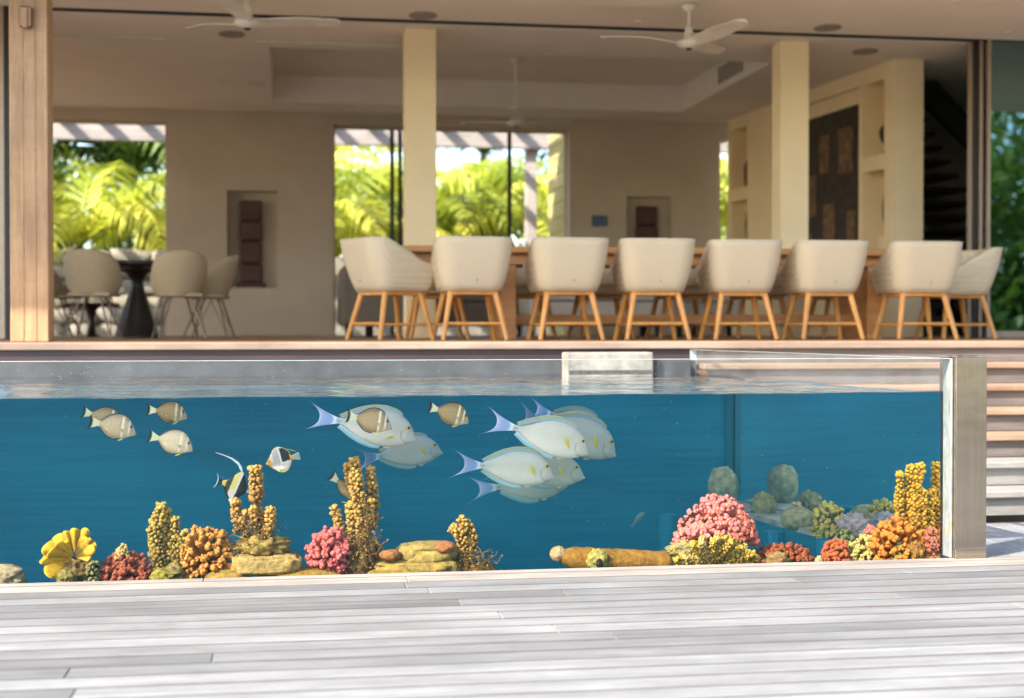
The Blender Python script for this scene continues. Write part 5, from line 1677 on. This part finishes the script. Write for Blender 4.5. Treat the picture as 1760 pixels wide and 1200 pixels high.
cauli_thing('bushy_coral', 1292, 1401, 932, 984, 7.0, 'low rust red coral between the fan coral and the small red ball', 200, (.40, .115, .05), (.18, .06, .03), 4.0, 41, -.4, 3, .7)
rock_thing('reef_rock', 1318, 1356, 950, 985, 6.90, 'small lime mottled stone in front of the rust red coral', (.46, .40, .18), (.34, .20, .10), 42, .4, fr=4)
cauli_thing('bushy_coral', 1411, 1460, 925, 980, 6.95, 'small brick red coral ball at the edge of the far corals', 90, (.56, .15, .06), (.28, .08, .04), 4.4, 43, -.6, 3, .9, lowc=.4)
cauli_thing('bushy_coral', 1456, 1522, 918, 980, 6.96, 'cream green bushy coral between the red ball and the orange coral', 130, (.60, .55, .20), (.28, .26, .08), 4.0, 44, -.6, 4, .9, lowc=.4)
cauli_thing('bushy_coral', 1494, 1590, 882, 978, 6.885, 'large orange finger tipped coral dome near the steel post', 150, (.68, .28, .05), (.34, .13, .03), 5.6, 45, -.45, 2, .85)
cauli_thing('algae_coral', 1534, 1558, 932, 974, 6.80, 'small dark green and white weed clump in front of the orange dome', 60, (.30, .42, .20), (.05, .10, .03), 2.2, 46, -.7, 3, .8)
rock_thing('reef_rock', 1556, 1588, 930, 980, 6.80, 'dark maroon rock beside the green weed clump', (.26, .10, .06), (.40, .30, .06), 47, .4, fr=4)
rock_thing('sand_mound', 1570, 1604, 950, 985, 6.83, 'small orange sandy mound touching the steel post joint', (.56, .36, .06), (.46, .30, .06), 48, .1, cat='sand')
e, rg = fingers('finger_coral', [([(1545, 905), (1546, 850), (1547, 815)], [5, 7, 5]), ([(1562, 905), (1562, 845), (1565, 803)], [6, 9, 7]), ([(1574, 900), (1575, 840), (1582, 800)], [5, 7, 6]),
                                ([(1567, 915), (1570, 880), (1571, 852)], [8, 10, 8]), ([(1584, 920), (1586, 880), (1587, 845)], [5, 6, 5])], 6.865,
                'tall bright yellow knobbly coral rising over the orange dome', (.64, .45, .06), (.40, .23, .035), 3.1, 49)
cauli_thing('bushy_coral', 1586, 1606, 905, 975, 6.83, 'dusky pink coral squeezed against the steel post joint', 70, (.46, .18, .14), (.22, .10, .06), 4.0, 50, -.6, 3, 1.0, lowc=.45)
rock_thing('reef_rock', 1400, 1416, 955, 985, 6.92, 'pale sand coloured pebble beside the small red coral ball', (.66, .60, .42), (.5, .45, .3), 51, .2)
rock_thing('reef_rock', 1556, 1600, 935, 1000, 6.87, 'brown shadowy rock under the dusky pink coral', (.22, .16, .08), (.32, .24, .1), 52, .3)

# far corals on a raised white shelf
sh = tag(empty('coral_shelf', (2.4, 8.3, -.2)), kind='structure')
p0 = at(1262, 862, 8.75); p1 = at(1420, 935, 7.45)
zs = at(1330, 893, 8.0).z
q0 = at(1288, 893, 8.35); q1 = at(1400, 915, 7.55)
prism('shelf_top', [(q0.x - .05, 8.75), (q0.x - .02, 8.3), (q1.x - .03, 7.55), (q1.x + .25, 7.28), (xs(7.3) - .02, 7.3), (xs(8.9) - .02, 8.9), (q0.x + .05, 8.95)], zs - .03, zs, M['concrete'], sh)
for (x, y) in ((2.35, 8.55), (2.75, 7.75), (2.95, 7.45)):
    m = MB(); m.tube([(x, y, -1.599), (x, y, zs - .031)], .06, 12); m.build('shelf_leg', M['poolblue'], sh)
FG = 'corals on the far shelf'
def far_rock(px0, px1, py0, py1, Y, label, a, b, seed, rough=.2, fr=2.2):
    rg = np.random.default_rng(seed); c, hx, hz = pxr(px0, px1, py0, py1, Y)
    z0 = zs - .01; top = c.z + hz
    hz2 = max(hz, (top - z0) / 2)
    o = rockmesh((c.x, Y, top - hz2), (hx, hx, hz2), a, b, rg, rough, .85, fr).build('brain_coral', M['rock'], None, True)
    return tag(o, label, 'coral', FG)
far_rock(1219, 1267, 802, 862, 8.72, 'smooth grey green brain coral standing furthest back in the pool', (.66, .68, .52), (.46, .48, .36), 60, .12)
o = far_rock(1294, 1330, 848, 890, 8.3, 'dark green lumpy coral just in front of the smooth brain coral', (.42, .44, .22), (.58, .54, .32), 61, .4, 4.5)
cauli_thing('bushy_coral', 1361, 1408, 843, 905, 8.2, 'pale cream bushy coral above the domed plate coral', 80, (.62, .56, .28), (.28, .26, .12), 4.2, 62, -.3, 3, .9, FG)
far_rock(1344, 1398, 872, 912, 7.75, 'low domed grey green plate coral on the shelf edge', (.56, .58, .42), (.44, .46, .32), 63, .08, 6)
cauli_thing('bushy_coral', 1396, 1456, 860, 925, 7.5, 'yellow green bushy coral on the near shelf edge', 130, (.62, .58, .16), (.24, .24, .08), 4.4, 64, -.5, 3, .9, FG)
cauli_thing('bushy_coral', 1448, 1512, 848, 905, 8.0, 'hazy pale green bushy coral behind the lavender rock', 110, (.52, .52, .26), (.26, .26, .12), 4.2, 65, -.4, 3, .9, FG)
far_rock(1444, 1492, 884, 932, 7.38, 'pale lavender rock among the far corals', (.62, .58, .80), (.48, .46, .62), 66, .35, 4)
cauli_thing('bushy_coral', 1508, 1556, 858, 905, 7.6, 'pale green bushy coral peeping over the orange dome', 80, (.56, .54, .24), (.28, .26, .1), 4.2, 67, -.4, 3, .9, FG)
cauli_thing('bushy_coral', 1482, 1512, 900, 935, 7.15, 'small rose pink coral next to the lavender rock', 50, (.66, .24, .22), (.3, .1, .08), 3.4, 68, -.5, 3, .9, FG)
cauli_thing('bushy_coral', 1430, 1470, 905, 945, 7.25, 'dark green weedy coral below the lavender rock', 70, (.26, .30, .14), (.10, .12, .05), 3.4, 69, -.5, 3, .9, FG)
